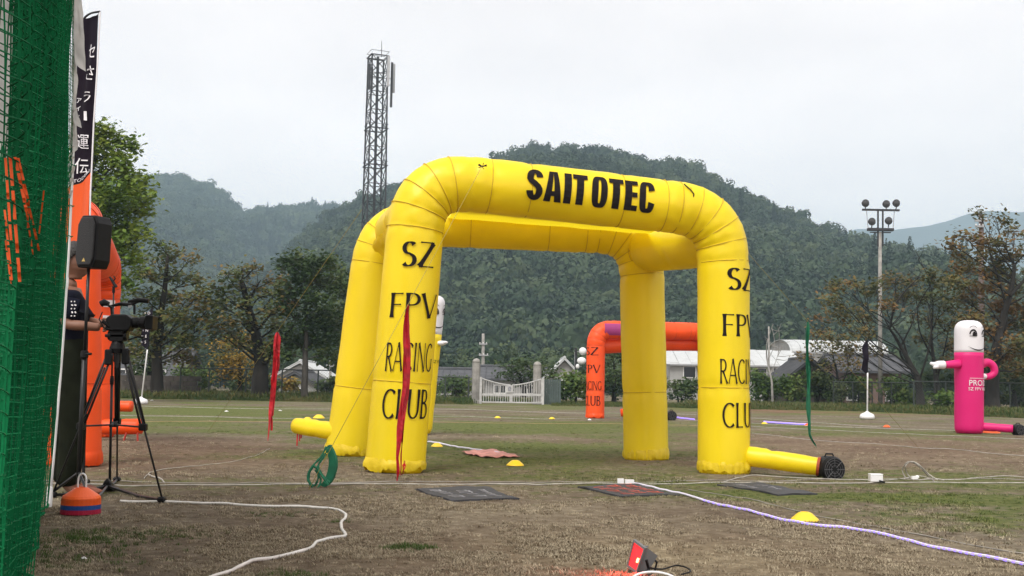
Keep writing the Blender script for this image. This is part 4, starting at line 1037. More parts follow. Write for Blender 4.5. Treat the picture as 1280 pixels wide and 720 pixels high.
# LED strip: lit purple tube
M_led = mat('violet_led_strip', (.45, .38, .85), .4, emit=(.25, .13, 1.0), est=.7)
M_led2 = mat('white_led_sleeve', (.68, .66, .78), .5)
led = thing('led_strip', 'long violet glowing strip running out of the red-lettered mat to lower right', 'light strip', G(900, 625))
pth = gline([(792, 605), (815, 610), (845, 617), (880, 627), (930, 639), (975, 649), (1020, 658), (1065, 663), (1110, 672), (1160, 683), (1215, 693), (1290, 708)], .012, 8, .0008, 2)
n0 = int(len(pth) * .28)
MB().tube(pth[:n0 + 1], .0085, 6).build('unlit_sleeve', M_led2, led, smooth=True)
for k in range(n0, len(pth) - 1, 1):
    a, b = pth[k], pth[k + 1]; c = a.lerp(b, .45)
    MB().tube([a, c], .0072, 6).build('lit_section', M_led, led); MB().tube([c, b], .0075, 6).build('clear_section', M_led2, led)
o = MB(); o.tube(gline([(535, 553), (560, 557), (590, 562), (640, 569)], .012), .010, 6); tag(o.build('led_strip', M_led2), 'pale violet strip running from the yellow disc to the faded pink cloth', 'light strip')
o = MB(); o.tube(gline([(955, 528), (985, 530), (1010, 531)], .02), .018, 6); tag(o.build('led_strip', M_led), 'short violet strip on the far field left of the green streamer', 'light strip')
o = MB(); o.tube(gline([(842, 522), (868, 525)], .02), .018, 6); tag(o.build('led_strip', M_led), 'short violet strip on the far field between the right yellow legs', 'light strip')

# marker discs
def disc(px, py, wpx, matl, label, group):
    c = G(px, py); s = wpx / F * c.y / 2
    mb = MB(); H = s * .62
    mb.lathe([(s * .97, .0), (s, .004), (s * .93, H * .25), (s * .5, H * .86), (s * .3, H), (s * .24, H * .98), (s * .24, H * .9)], (c.x, c.y + s * .4, gz(c.x, c.y) + .002), 20)
    t = thing('marker_disc', label, 'marker cone', (c.x, c.y + s * .4, 0), group); mb.build('shell', matl, t, smooth=False); return t
GY = 'small marker discs on the ground'
for px, py, w_, m_, lb in [(1008, 650, 35, M_disc, 'yellow marker disc beside the violet strip, nearest of the discs'), (644, 582, 22, M_disc, 'yellow marker disc in front of the faded pink cloth'), (546, 558, 15, M_disc, 'yellow marker disc beside the foot of the left yellow leg'),
                           (398, 523, 15, M_disc, 'yellow marker disc just above the left blower sleeve'), (384, 525, 12, M_disc, 'pale yellow marker disc farthest left, by the end of the blower sleeve'), (622, 522.5, 8, M_disc, 'far yellow marker disc below the left end of the school gate'),
                           (690, 524, 8, M_disc, 'far yellow marker disc below the right end of the school gate'), (737, 525, 5, M_wplas, 'tiny white marker disc at the foot of the far orange gate'), (956, 530, 8, M_disc, 'far yellow marker disc right of the front right yellow leg'),
                           (1010, 532, 9, M_dorg, 'far orange marker disc behind the green streamer'), (1109, 534, 9, M_dorg, 'far orange marker disc right of the white flag base'), (1239, 541, 26, M_dorg, 'flat orange marker disc beside the sleeve of the magenta figure')]:
    disc(px, py, w_, m_, lb, GY)
# mats
def ground_mat(label, quad, m1, m2, seed, text_rows):
    c = [G(*q) for q in quad]; cen = sum(c, Vector()) / 4
    t = thing('printed_mat', label, 'mat', (cen.x, cen.y, 0), 'printed mats lying on the ground')
    n = 14; vs = []; fs = []
    def pt(u, v, l_=0):
        p = c[0].lerp(c[1], u).lerp(c[3].lerp(c[2], u), v)
        return Vector((p.x, p.y, .012 + l_ + gz(p.x, p.y) + .006 * noise.noise(Vector((u * 4, v * 4, seed))) + (.014 * max(0, noise.noise(Vector((u * 3, 0, seed)))) if v < .08 or v > .92 else 0)))
    for i in range(n + 1):
        for j in range(n + 1): vs.append(pt(i / n, j / n))
    for i in range(n):
        for j in range(n): fs.append((i * (n + 1) + j, (i + 1) * (n + 1) + j, (i + 1) * (n + 1) + j + 1, i * (n + 1) + j + 1))
    k = len(vs); ed = [i * (n + 1) for i in range(n + 1)]
    bd = [(i, 0) for i in range(n + 1)] + [(n, j) for j in range(1, n + 1)] + [(i, n) for i in range(n - 1, -1, -1)] + [(0, j) for j in range(n - 1, 0, -1)]
    for i, j in bd: q = vs[i * (n + 1) + j]; vs.append(Vector((q.x, q.y, q.z - .012)))
    for q in range(len(bd)):
        a, b = bd[q], bd[(q + 1) % len(bd)]; fs.append((a[0] * (n + 1) + a[1], k + q, k + (q + 1) % len(bd), b[0] * (n + 1) + b[1]))
    MB().add(vs, fs).build('sheet', m1, t)
    r = random.Random(seed); pr = MB()
    for v0, v1, u0, u1 in text_rows:      # worn, unreadable print
        u = u0
        while u < u1:
            du = r.uniform(.03, .07)
            if r.random() < .82:
                a, b = v0 + r.uniform(0, .03), v1 - r.uniform(0, .03)
                for (x0, x1, y0, y1) in ((u, u + du * .35, a, b), (u + du * .35, u + du * .8, b - .03, b)):
                    pr.add([pt(x0, y0, .003), pt(x1, y0, .003), pt(x1, y1, .003), pt(x0, y1, .003)], [(0, 1, 2, 3)])
            u += du
    pr.build('faded_print', m2, t, kind='stuff'); return t
ground_mat('black mat with faded grey print in front of the left yellow leg', [(518, 612), (565, 626.5), (649, 624), (606, 609)], M_matb, M_matg, 3, [(.12, .3, .15, .85), (.42, .62, .1, .9), (.74, .86, .3, .8)])
ground_mat('black mat with red print at the start of the violet strip', [(722, 609), (778, 622), (850, 620.5), (790, 605)], M_matb, M_matr, 5, [(.1, .32, .2, .9), (.4, .6, .12, .9), (.68, .9, .1, .8)])
ground_mat('black crumpled mat in front of the right yellow leg', [(896, 606), (972, 619), (1022, 617), (945, 604)], M_matb, M_matg, 8, [(.2, .4, .1, .5), (.6, .75, .2, .6)])
# faded cloth
c = [G(*q) for q in ((577, 567), (604, 573), (650, 573), (617, 563))]; vs = []; fs = []; n = 16
for i in range(n + 1):
    for j in range(n + 1):
        p = c[0].lerp(c[1], i / n).lerp(c[3].lerp(c[2], i / n), j / n); vs.append(Vector((p.x, p.y, .022 + .018 * noise.noise(Vector((i * .31, j * .27, 0))) + .012 * noise.noise(Vector((i * .83, j * .61, 4))))))
for i in range(n):
    for j in range(n): fs.append((i * (n + 1) + j, (i + 1) * (n + 1) + j, (i + 1) * (n + 1) + j + 1, i * (n + 1) + j + 1))
o = MB().add(vs, fs).build('crumpled_cloth', M_pcloth, smooth=True); md = o.modifiers.new('thick', 'SOLIDIFY'); md.thickness = .006; tag(o, 'faded pink and white cloth crumpled on the ground inside the yellow gate', 'cloth')
# small white box and connectors
t = thing('junction_box', 'small white cable box lying on the twin cable right of the fan', 'box', G(1096, 604)); c = G(1096, 604)
b = MB(); b.box((c.x, c.y + .03, .038), (.105, .075, .058)); o = b.build('case', M_wplas, t); md = o.modifiers.new('bev', 'BEVEL'); md.width = .006
b = MB(); b.box((c.x, c.y + .03, .071), (.107, .077, .012)); o = b.build('lid', M_wplas, t); md = o.modifiers.new('bev', 'BEVEL'); md.width = .004
b = MB(); b.cyl((c.x + .02, c.y - .01, .02), (c.x + .05, c.y - .05, .012), .008, n=6); b.build('plug', M_blk, t)
c = G(782, 606); t = thing('connector_block', 'white connector on the cable behind the red-lettered mat', 'connector', c); b = MB(); b.box((c.x - .04, c.y, .03), (.05, .04, .035)); o = b.build('body', M_wplas, t); b = MB(); b.box((c.x + .03, c.y, .026), (.07, .045, .03)); b.build('plug', M_wplas, t)
# cable tangle
tt = thing('cable_tangle', 'loose looping cord tangle with a white plug near the right edge', 'cable', G(1145, 600))
for pp, mm_ in (([(1133, 599), (1128, 588), (1134, 578), (1143, 579), (1152, 586), (1162, 597), (1168, 602)], M_cable), ([(1142, 600), (1134, 592), (1132, 582), (1140, 577), (1150, 582), (1160, 592), (1172, 600)], M_rope), ([(1130, 599), (1140, 597), (1150, 600), (1165, 598), (1180, 600)], M_rope)):
    p0 = G(1145, 603).y; b = MB(); b.tube(smooth_pts([P(x, y, p0 + .08 * (i % 2)) for i, (x, y) in enumerate(pp)], 6), .0055, 5); b.build('loop', mm_, tt, smooth=True)
p = P(1143, 597, G(1145, 603).y - .05); b = MB(); b.box(p, (.05, .03, .025)); b.ball(p + Vector((.025, 0, .005)), .016); b.build('plug', M_wplas, tt)
# scraps of litter
r = random.Random(5)
for i, (x, y, w_, lb) in enumerate([(200, 498, 9, 'white scrap of litter on the far grass right of the small banner pole'), (190, 501, 5, 'tiny white scrap beside the larger one near the small banner pole'), (283, 515, 8, 'white scrap left of the red streamer on the far grass'), (1060, 661, 7, 'flat white scrap beside the violet strip'), (105, 700, 8, 'pale straw scrap near the lower left corner'), (350, 514, 7, 'white scrap right of the red streamer')]):
    c = G(x, y); s = w_ / F * c.y / 2; mb = MB(); vs = [(c.x + math.cos(a) * s * r.uniform(.6, 1.1), c.y + math.sin(a) * s * r.uniform(.5, 1), gz(c.x, c.y) + .008 + s * r.uniform(0, .3)) for a in [k * 1.047 for k in range(6)]] + [(c.x, c.y, .01 + s * .4)]
    mb.add(vs, [(k, (k + 1) % 6, 6) for k in range(6)]); tag(mb.build('litter_scrap', M_white), lb, 'litter')
# ================================================================== GREEN NET AT THE LEFT
NB = G(57, 634); NE = G(39, 722); NT = P(92, -6, NB.y)
nd = Vector((NE.x - NB.x, NE.y - NB.y, 0)).normalized(); nn_ = Vector((-nd.y, nd.x, 0)); nn_ = nn_ if nn_.dot(Vector((1, 0, 0))) > 0 else -nn_
NH = NT.z + .25
ETAB = [(G(57, 634).z, 0.0)] + [(P(x, y, NB.y).z, P(x, y, NB.y).x - NB.x) for x, y in ((66, 535), (75, 420), (82.5, 300), (87, 200), (90, 100), (91, 0), (92, -40))]
def edge_at(z): return Vector((interp(ETAB, z), 0, 0))
def net_pt(s, z, layer=0, e=0):
    lean = edge_at(z) * max(0, 1 - s / 5.0)
    amp = min(1, s / .35)
    d = amp * (.030 * math.sin(s * 15 + 1.5 * math.sin(z * 1.1) + layer * 2.1) + .05 * noise.noise(Vector((s * 2.1, z * .7, layer * 5))) + .022 * noise.noise(Vector((s * 7, z * 2, layer * 3 + 2))))
    ds = .02 * noise.noise(Vector((s * 3, z * 2.2, 7 + layer)))
    zz = max(.004, z + .012 * noise.noise(Vector((s * 9, z * 9, 4))))
    return Vector((NB.x, NB.y, 0)) + nd * (s + ds) + lean + nn_ * (d - (.045 + layer * .03) * amp + .012 + e) + Vector((0, 0, zz))
net = thing('green_safety_net', 'tall green safety net hanging down the left edge, seen almost edge-on', 'net', (NB.x, NB.y, 0))
def net_layer(layer, sx, sz, w_, s0, s1, name):
    vs = []; fs = []
    def strand(pts, wv):
        k = len(vs); n = len(pts)
        for i, p in enumerate(pts):
            d = (pts[min(i + 1, n - 1)] - pts[max(i - 1, 0)]).normalized(); u = d.cross(nn_).normalized(); v = d.cross(u)
            for a in (0, 2.094, 4.189): vs.append(p + (u * math.cos(a) + v * math.sin(a)) * wv)
        for i in range(n - 1):
            for a in range(3): fs.append((k + i * 3 + a, k + i * 3 + (a + 1) % 3, k + i * 3 + 3 + (a + 1) % 3, k + i * 3 + 3 + a))
    ns = int((s1 - s0) / sx); nz_ = int(NH / sz)
    for i in range(ns + 1):
        s = s0 + i * sx; strand([net_pt(s, z * .07, layer) for z in range(int(NH / .07) + 1)], w_)
    for j in range(nz_ + 1):
        z = .01 + j * sz; strand([net_pt(s0 + k * .035, z, layer) for k in range(int((s1 - s0) / .035) + 1)], w_)
    mb = MB(); mb.v = vs; mb.f = fs; return mb.build(name, M_net, net, kind='stuff')
net_layer(0, .036, .036, .0017, 0, 5.2, 'netting')
net_layer(1, .026, .020, .0015, .04, 5.2, 'netting')
net_layer(2, .018, .022, .0030, .1, 4.6, 'netting')
net_layer(3, .020, .020, .0030, .2, 4.5, 'netting')
b = MB(); b.tube([net_pt(k * .1, NH - .02) for k in range(52)], .006, 6); b.build('top_cord', M_net, net)
b = MB(); b.tube([net_pt(k * .1, .02) + Vector((0, 0, -.005)) for k in range(52)], .007, 6); b.build('foot_cord', M_net, net)
# pole of the net
t = thing('net_pole', 'thin white pole holding the edge of the green net', 'pole', (NB.x, NB.y, 0))
pa = Vector((NB.x + .012, NB.y + .02, 0)); pb = P(94, -8, NB.y + .03)
pol = lambda k: pa + edge_at(NT.z * k) + Vector((0, 0, NT.z * k))
b = MB(); b.tube([pol(k / 12) for k in range(13)], .0085, 10); b.build('shaft', M_wplas, t, smooth=True)
b = MB(); b.lathe([(.017, 0), (.018, .05), (.016, .115), (.010, .12)], pa, 12); b.build('foot_sleeve', M_wplas, t)
b = MB(); b.lathe([(.011, 0), (.013, .03), (.011, .06)], pol(.42), 10); b.build('joint_collar', M_wplas, t)
for zf in (.52, .58, .66, .74):   # ties
    c = pol(zf); b = MB(); b.tube([c + Vector((math.cos(a) * .02, math.sin(a) * .02, .004 * math.sin(3 * a))) for a in [k * .785 for k in range(8)]], .003, 4, closed=True); b.build('tie', M_net, t)
# orange tapes woven through the net
r = random.Random(2)
ot = thing('orange_tapes', 'orange tapes woven slantwise through the green net, hanging in broken strips', 'tape', net_pt(3.9, 0))
def net_hit(px, py):
    """where the sight of that spot first meets the folded net"""
    Y = 1.3; prev = None
    while Y < 6.5:
        p = P(px, py, Y); s_ = (p - Vector((NB.x, NB.y, 0))).dot(nd)
        if 0 < s_ < 5.2:
            d = (p - net_pt(s_, p.z, 0)).dot(nn_)
            if d < 0: return p + nn_ * .006
        Y += .02
    return P(px, py, 3)
for k, (x0, y0, x1, y1, w_) in enumerate([(2, 197, 9, 300, 5), (8, 196, 20, 352, 6), (14, 196, 30, 270, 6), (18, 197, 47, 318, 4.5), (1, 262, 10, 350, 4), (52, 238, 46, 292, 3), (33, 250, 31, 285, 2.5), (5, 198, 20, 198, 5), (2, 300, 9, 356, 3), (24, 230, 38, 318, 3)]):
    n = 26; run = []; runs = []
    for i in range(n + 1):
        q = i / n; p = net_hit(x0 + (x1 - x0) * q, y0 + (y1 - y0) * q)
        if run and ((p - run[-1]).length > .22 or len(run) > 6): runs.append(run); run = [] 
        run.append(p)
    runs.append(run)
    for seg in runs:      # the strip dives behind the cords and comes out again
        if len(seg) < 3: continue
        mb = MB(); L = [p - Vector((w_ * .68 / F * p.y / 2, 0, 0)) for p in seg]; Rr = [p + Vector((w_ * .68 / F * p.y / 2, 0, 0)) for p in seg]; mb.ribbon(L, Rr); mb.build('tape', M_flago, ot)
# white sheet showing between the net layers, upper left
mb = MB(); n = 20; vs = []; fs = []
for i in range(n + 1):
    for j in range(n + 1):
        s = 4.42 + .8 * i / n; z = 1.22 + .98 * j / n - .05 * math.sin(i * .7); vs.append(net_pt(s, z, 1, -.014 + .004 * math.sin(i + j * .5)))
for i in range(n):
    for j in range(n): fs.append((i * (n + 1) + j, (i + 1) * (n + 1) + j, (i + 1) * (n + 1) + j + 1, i * (n + 1) + j + 1))
o = mb.add(vs, fs).build('white_sheet', M_cloth, smooth=True); tag(o, 'white sheet showing through the mesh of the green net at the top left', 'sheet')
# torn white cloth on the net edge
tc_ = thing('torn_cloth', 'torn greyish white cloth hanging in shreds from the net edge beside the dark banner', 'cloth', P(96, 60, 6.58))
def patch(poly_l, poly_r, Y, name, m_=M_cloth, seed=0):
    L = smooth_pts([P(x, y, Y + .03 * noise.noise(Vector((y * .02, seed, 0)))) for x, y in poly_l], 6); Rr = smooth_pts([P(x, y, Y + .08 + .05 * noise.noise(Vector((y * .03, seed, 4)))) for x, y in poly_r], 6)
    n = 6; vs = []; fs = []
    for i in range(len(L)):
        for j in range(n + 1):
            p = L[i].lerp(Rr[i], j / n); vs.append(p + Vector((0, .02 * noise.noise(Vector((i * .2, j * .6, seed))), 0)))
    for i in range(len(L) - 1):
        for j in range(n): fs.append((i * (n + 1) + j, (i + 1) * (n + 1) + j, (i + 1) * (n + 1) + j + 1, i * (n + 1) + j + 1))
    o = MB().add(vs, fs).build(name, m_, tc_, smooth=True); return o
patch([(88, -12), (90, 10), (92, 25), (93, 50), (94, 78), (105, 88)], [(102, -12), (103, 10), (104, 25), (105, 45), (106, 70), (106.5, 89)], 6.60, 'cloth_panel', seed=1)
patch([(88, -12), (90, 20), (92, 50), (89, 78), (90, 100), (90, 130), (88, 160), (87, 185)], [(93, -12), (94, 20), (96, 50), (95, 82), (97, 100), (94, 132), (93, 160), (90, 185)], 6.57, 'cloth_strip', seed=2)
patch([(90, 120), (91, 140), (92, 152), (97, 158)], [(94, 120), (97, 140), (101, 152), (102, 160)], 6.58, 'shred', seed=3)
patch([(89, 150), (90, 165), (90, 178), (92, 192)], [(94, 150), (96, 165), (98, 178), (99, 184)], 6.59, 'shred', seed=4)
for k, (x, y) in enumerate([(93, 136), (92, 168), (90, 196), (91, 208), (89, 222), (88, 238), (92, 182)]):
    patch([(x, y), (x - 2, y + 6), (x - 7, y + 14)], [(x + 3, y), (x, y + 8), (x - 6, y + 15)], 6.58, 'shred', seed=5 + k)

# ================================================================== BANNER BEHIND THE NET
fl = thing('feather_banner', 'tall dark purple banner with white Japanese lettering and an orange foot, beside the green net', 'banner flag', P(112, 430, 8.2))
right = [(124.5, 15), (122.5, 60), (119.5, 110), (116.5, 155), (114.5, 200), (112.5, 240), (111.5, 290), (110.5, 350)]
left = [(103, 27), (98, 62), (92, 110), (88, 155), (86, 200), (83, 240), (82, 290), (81, 350)]
Rp = smooth_pts([P(x, y, 7.95) for x, y in right], 8); Lp = smooth_pts([P(x, y, 8.22) for x, y in left], 8)
def flag_pt(u, v, e=0):      # u 0 left .. 1 right, v 0 top .. 1 bottom
    i = min(len(Rp) - 2, int(v * (len(Rp) - 1))); t = v * (len(Rp) - 1) - i
    a = Lp[i].lerp(Lp[i + 1], t); b = Rp[i].lerp(Rp[i + 1], t)
    top = .12 * max(0, 1 - v / .06) * 0
    return a.lerp(b, u) + Vector((0, -e - .02 * math.sin(u * 7 + v * 9) - .01 * math.sin(u * 13 - v * 4), top))
n1, n2 = 16, 70
def flag_piece(v_lo, v_hi, name, m_):
    vs = []; fs = []
    for j in range(n2 + 1):
        for i in range(n1 + 1):
            u = i / n1; a = v_lo(u); b = v_hi(u); vs.append(flag_pt(u, a + (b - a) * j / n2))
    for j in range(n2):
        for i in range(n1): fs.append((j * (n1 + 1) + i, j * (n1 + 1) + i + 1, (j + 1) * (n1 + 1) + i + 1, (j + 1) * (n1 + 1) + i))
    return MB().add(vs, fs).build(name, m_, fl, smooth=True)
vb = lambda u: .695 - .075 * u ** 2.2
dark = flag_piece(lambda u: .028 * (1 - u) ** 2 * .0, vb, 'dark_cloth', M_flag); oc = flag_piece(lambda u: vb(u) + .0005, lambda u: 1, 'orange_cloth', M_flago)
b = MB(); b.tube([P(x + .6, y, 7.94) for x, y in right], .006, 6); b.build('white_sleeve', M_print, fl)
b = MB(); b.tube(smooth_pts([P(103, 27, 8.2), P(107, 21, 8.15), P(114, 16.5, 8.05), P(124.5, 14.5, 7.95)], 5), .008, 6); b.build('bent_rod', M_blk, fl)
b = MB(); b.tube([P(112, 240, 8.2), P(108, 430, 8.25), G(104, 605)], .012, 8); b.build('pole', M_blk, fl)
def glyphs(word, u0, v0, size_u, size_v, name='lettering'):
    v, f_ = font_mesh(word)
    if not v: return
    wd = max(p.x for p in v) - min(p.x for p in v)
    MB().add([flag_pt(u0 + p.x / max(wd, .3) * size_u, v0 - p.y * size_v, .012) for p in v], f_).build(name, M_print, fl)
for ch, u, v_, su, sv in (('セ', .74, .155, .34, .050), ('さ', .74, .235, .36, .050), ('ラ', .70, .325, .30, .042), ('ー', .70, .40, .10, .045), ('運', .62, .500, .46, .055), ('伝', .62, .600, .50, .070)):
    if ch == 'ー':
        MB().add([flag_pt(u - .06, v_ - .018, .012), flag_pt(u + .06, v_ - .018, .012), flag_pt(u + .08, v_ + .018, .012), flag_pt(u - .03, v_ + .018, .012)], [(0, 1, 2, 3)]).build('lettering', M_print, fl)
    else: glyphs(ch, u, v_, su, sv)
for k, ch in enumerate('アイン'): glyphs(ch, .30, .335 + .032 * k, .20, .020)
for k, ch in enumerate('ドローン'): glyphs(ch, .20, .515 + .028 * k, .16, .018)
v, f_ = font_mesh('DA-TODEN'); wd = max(p.x for p in v) - min(p.x for p in v)
MB().add([flag_pt(.5 + p.x / wd * .85, vb(.5 + p.x / wd * .85) - .014 - p.y * .015, .012) for p in v], f_).build('lettering', M_print, fl)

# ================================================================== SPEAKER ON ITS STAND
c = P(116.5, 303, 7.0); sc_ = 7.0 / F
t = thing('loudspeaker', 'black loudspeaker box with a small gold triangle on its stand at the left', 'loudspeaker', c - Vector((0, 0, .17)))
rot = Matrix.Rotation(R(-24), 3, 'Z') @ Matrix.Rotation(R(2), 3, 'Y')
def chamfer(w_, h_, c1, c2): return [(-w_ + c1, -h_), (w_ - c1, -h_), (w_, -h_ + c2), (w_ * .97, h_ - c2), (w_ * .97 - c1 * 1.3, h_), (-w_ * .97 + c1 * 1.3, h_), (-w_ * .97, h_ - c2), (-w_, -h_ + c2)]
b = MB(); b.prism(chamfer(.082, .165, .02, .05), -.075, .055, lambda p: c + rot @ Vector((p.x, -p.z, p.y))); o = b.build('cabinet', M_blk, t); md = o.modifiers.new('b', 'BEVEL'); md.width = .010; md.segments = 3
b = MB(); b.prism(chamfer(.070, .150, .018, .045), .055, .070, lambda p: c + rot @ Vector((p.x, -p.z, p.y))); o = b.build('grille', M_grille, t); md = o.modifiers.new('b', 'BEVEL'); md.width = .006; md.segments = 2
b = MB()
for k in range(9):
    z = -.11 + k * .026; b.box(c + rot @ Vector((-.084, .01, z)), (.008, .11, .009), rot)
b.build('cooling_rib', M_blk, t, kind='stuff')
b = MB(); q = lambda x, z: c + rot @ Vector((x, -.0715, z)); b.add([q(-.013, -.128), q(.016, -.128), q(.003, -.104), q(.001, -.120)], [(0, 1, 3), (1, 2, 3), (0, 3, 2)]); b.build('emblem', M_gold, t)
t = thing('speaker_stand', 'thin black tripod stand carrying the loudspeaker', 'speaker stand', G(98, 612))
base = Vector((P(98, 600, 7.12).x, 7.12, 0)); top = c - Vector((0.02, 0, .165))
b = MB(); b.tube([base.lerp(top, .0) + Vector((0, 0, .10)), base.lerp(top, .62)], .015, 10); b.build('outer_tube', M_blkm, t, smooth=True)
b = MB(); b.tube([base.lerp(top, .6), top], .010, 10); b.build('inner_tube', M_blkm, t, smooth=True)
b = MB(); b.lathe([(.02, 0), (.024, .01), (.024, .045), (.016, .05)], base.lerp(top, .61), 12); b.build('collar', M_blk, t)
b = MB(); b.tube([base.lerp(top, .63) + Vector((.01, -.01, 0)), base.lerp(top, .63) + Vector((.05, -.02, 0))], .008, 8); b.build('knob', M_blk, t)
for (x, y) in ((61, 621), (120, 640), (110, 604)):
    f = G(x, y); b = MB(); b.tube([base + Vector((0, 0, .17)), f + Vector((0, 0, .012))], .009, 8); lg = b.build('leg', M_blkm, t, smooth=True)
    b = MB(); b.ball(f + Vector((0, 0, .014)), .016, n=8, m=6); b.build('rubber_foot', M_blk, lg)

# ================================================================== CAMERA TRIPOD
t = thing('camera_tripod', 'tall black video tripod with mid and ground spreaders', 'tripod', G(140, 610))
apex = P(147, 436, 7.15); feet = [G(202, 628), G(66, 622), G(146, 602)]
tops = [P(156, 440, 7.12), P(138, 441, 7.10), P(147, 438, 7.25)]
mids = []
for a, f in zip(tops, feet):
    lg = None; d = f - a; m_ = a + d * (.505); mids.append(m_)
    sd_ = d.cross(Vector((0, 1, 0))).normalized() * .016
    if f is feet[2]: sd_ = Vector((.014, 0, 0))
    b = MB(); b.tube([a + sd_, m_ + sd_ * .8], .0075, 8); lg = b.build('leg', M_blkm, t, smooth=True)
    b = MB(); b.tube([a - sd_, m_ - sd_ * .8], .0075, 8); b.build('leg_rail', M_blkm, lg, smooth=True)
    b = MB(); b.tube([a + d * .1, f + Vector((0, 0, .03))], .0065, 8); b.build('inner_leg', M_steel if False else M_blkm, lg, smooth=True)
    b = MB(); b.box(m_, (.05, .04, .045)); o = b.build('leg_clamp', M_blk, lg); md = o.modifiers.new('b', 'BEVEL'); md.width = .006
    b = MB(); b.box(a + d * .03, (.045, .04, .10)); o = b.build('leg_hinge', M_blk, lg); md = o.modifiers.new('b', 'BEVEL'); md.width = .008
    b = MB(); b.box(f + Vector((0, 0, .018)), (.05, .05, .034)); o = b.build('foot', M_blk, lg); md = o.modifiers.new('b', 'BEVEL'); md.width = .01
hub = (mids[0] + mids[1] + mids[2]) / 3
for m_ in mids: b = MB(); b.tube([hub, m_], .006, 6); b.build('spreader_bar', M_blkm, t)
b = MB(); b.lathe([(.03, -.015), (.032, 0), (.02, .02)], hub, 10); b.build('spreader_hub', M_blk, t)
gh = G(134, 613) + Vector((0, 0, .03))
for f in feet: b = MB(); b.tube([gh, gh.lerp(f, .6) + Vector((0, 0, -.004)), f + Vector((0, 0, .015))], [.012, .011, .008], 6); b.build('ground_bar', M_blkm, t)
b = MB(); b.tube([gh, G(112, 639) + Vector((0, 0, .02))], .009, 6); b.build('ground_bar', M_blkm, t)
b = MB(); b.prism([(-.045, 0), (.05, 0), (.03, .05), (.0, .085), (-.02, .06)], -.02, .02, lambda p: gh + Vector((p.x, p.z, p.y - .03))); o = b.build('ground_hub', M_blk, t); md = o.modifiers.new('b', 'BEVEL'); md.width = .006
b = MB(); b.lathe([(.045, -.03), (.05, 0), (.042, .03), (.03, .05)], apex, 14); b.build('crown', M_blk, t, smooth=False)
b = MB(); b.tube([apex, apex - Vector((0, 0, .12))], .012, 8); b.build('centre_bolt', M_blkm, t)
hd = apex + Vector((0, 0, .085)); b = MB(); b.box(hd, (.085, .07, .075)); b.lathe([(.03, -.06), (.034, -.04), (.034, .04), (.03, .06)], hd, 12, (1, 0, 0)); o = b.build('pan_head', M_blk, t)
b = MB(); b.tube([hd + Vector((-.03, 0, 0)), P(136, 408, 7.1), P(128, 401, 7.08)], [.008, .008, .013], 8); b.build('pan_handle', M_blk, t)
# mic stand with clip
t = thing('microphone_stand', 'thin black microphone stand with an empty clip, in front of the tripod', 'microphone stand', G(137, 614))
mb_ = G(137, 612); mt = P(142, 366, mb_.y)
b = MB(); b.tube([mb_, mb_.lerp(mt, .55)], .0095, 8); b.build('outer_tube', M_blkm, t, smooth=True)
b = MB(); b.tube([mb_.lerp(mt, .53), mt], .006, 8); b.build('inner_tube', M_blkm, t, smooth=True)
b = MB(); b.lathe([(.013, 0), (.015, .03), (.011, .06)], mb_.lerp(mt, .53), 10); b.build('collar', M_blk, t)
b = MB(); b.tube([mt, P(142, 358, mb_.y)], .010, 8); b.tube([P(145, 359, mb_.y), P(141, 352, mb_.y), P(137, 346, mb_.y)], [.013, .010, .006], 8); b.tube([P(141, 353, mb_.y), P(144, 348, mb_.y), P(142, 345, mb_.y)], [.006, .005, .004], 6); b.build('clip', M_blk, t)
b = MB(); b.lathe([(.06, 0), (.06, .012), (.02, .022), (.01, .03)], (mb_.x, mb_.y, .002), 16); b.build('base', M_blk, t)
# camcorder
cc = P(150, 404, 7.15); s_ = 7.15 / F
t = thing('video_camera', 'black shoulder video camera on the tripod with top handle and microphone', 'video camera', cc - Vector((0, 0, .06)))
q = lambda x, y, Y=7.15: P(x, y, Y)
def bev(o, w_=.006, s=2): md = o.modifiers.new('b', 'BEVEL'); md.width = w_; md.segments = s; return o
b = MB(); b.prism([(-.075, -.05), (.07, -.05), (.085, -.02), (.085, .03), (.05, .055), (-.04, .055), (-.075, .03)], -.05, .05, lambda p: cc + Vector((p.x, p.z, p.y))); bev(b.build('body', M_blk, t), .008)
b = MB(); b.lathe([(.034, 0), (.036, .03), (.032, .05), (.040, .06), (.044, .10), (.040, .10)], cc + Vector((.08, 0, .005)), 16, (1, -.15, 0)); b.build('lens', M_blk, t)
b = MB(); b.box(cc + Vector((.205, -.015, .005)), (.05, .11, .09)); bev(b.build('lens_hood', M_blk, t))
b = MB(); b.tube([q(137, 383), q(150, 380), q(163, 381), q(170, 378), q(176, 376)], [.007, .012, .012, .009, .008], 8); b.tube([q(139, 384), q(140, 394)], .008, 6); b.tube([q(168, 381), q(168, 393)], .008, 6); b.build('top_handle', M_blk, t)
b = MB(); b.tube([q(160, 377, 7.08), q(172, 375, 7.08), q(186, 376.5, 7.08)], [.008, .015, .015], 10); b.build('shotgun_microphone', M_blk, t)
b = MB(); b.tube([q(126, 380, 7.08), q(130, 378, 7.08), q(136, 380, 7.08)], [.020, .023, .014], 10); b.tube([q(134, 381, 7.08), q(141, 385, 7.1)], .007, 6); b.build('viewfinder', M_blk, t)
b = MB(); b.box(q(146, 420), (.13, .07, .02)); bev(b.build('base_plate', M_blk, t), .004)
b = MB(); b.tube([q(160, 425, 7.08), q(172, 421, 7.08), q(180, 422, 7.08)], [.005, .006, .008], 6); b.tube([q(128, 390, 7.07), q(124, 399, 7.06), q(130, 410, 7.06), q(140, 412, 7.07)], .004, 5); b.build('cable', M_blk, t)
b = MB(); b.add([q(160, 382, 7.07), q(165, 381, 7.07), q(165, 384, 7.07), q(160, 385, 7.07)], [(0, 1, 2, 3)]); b.build('display', M_steel, t)

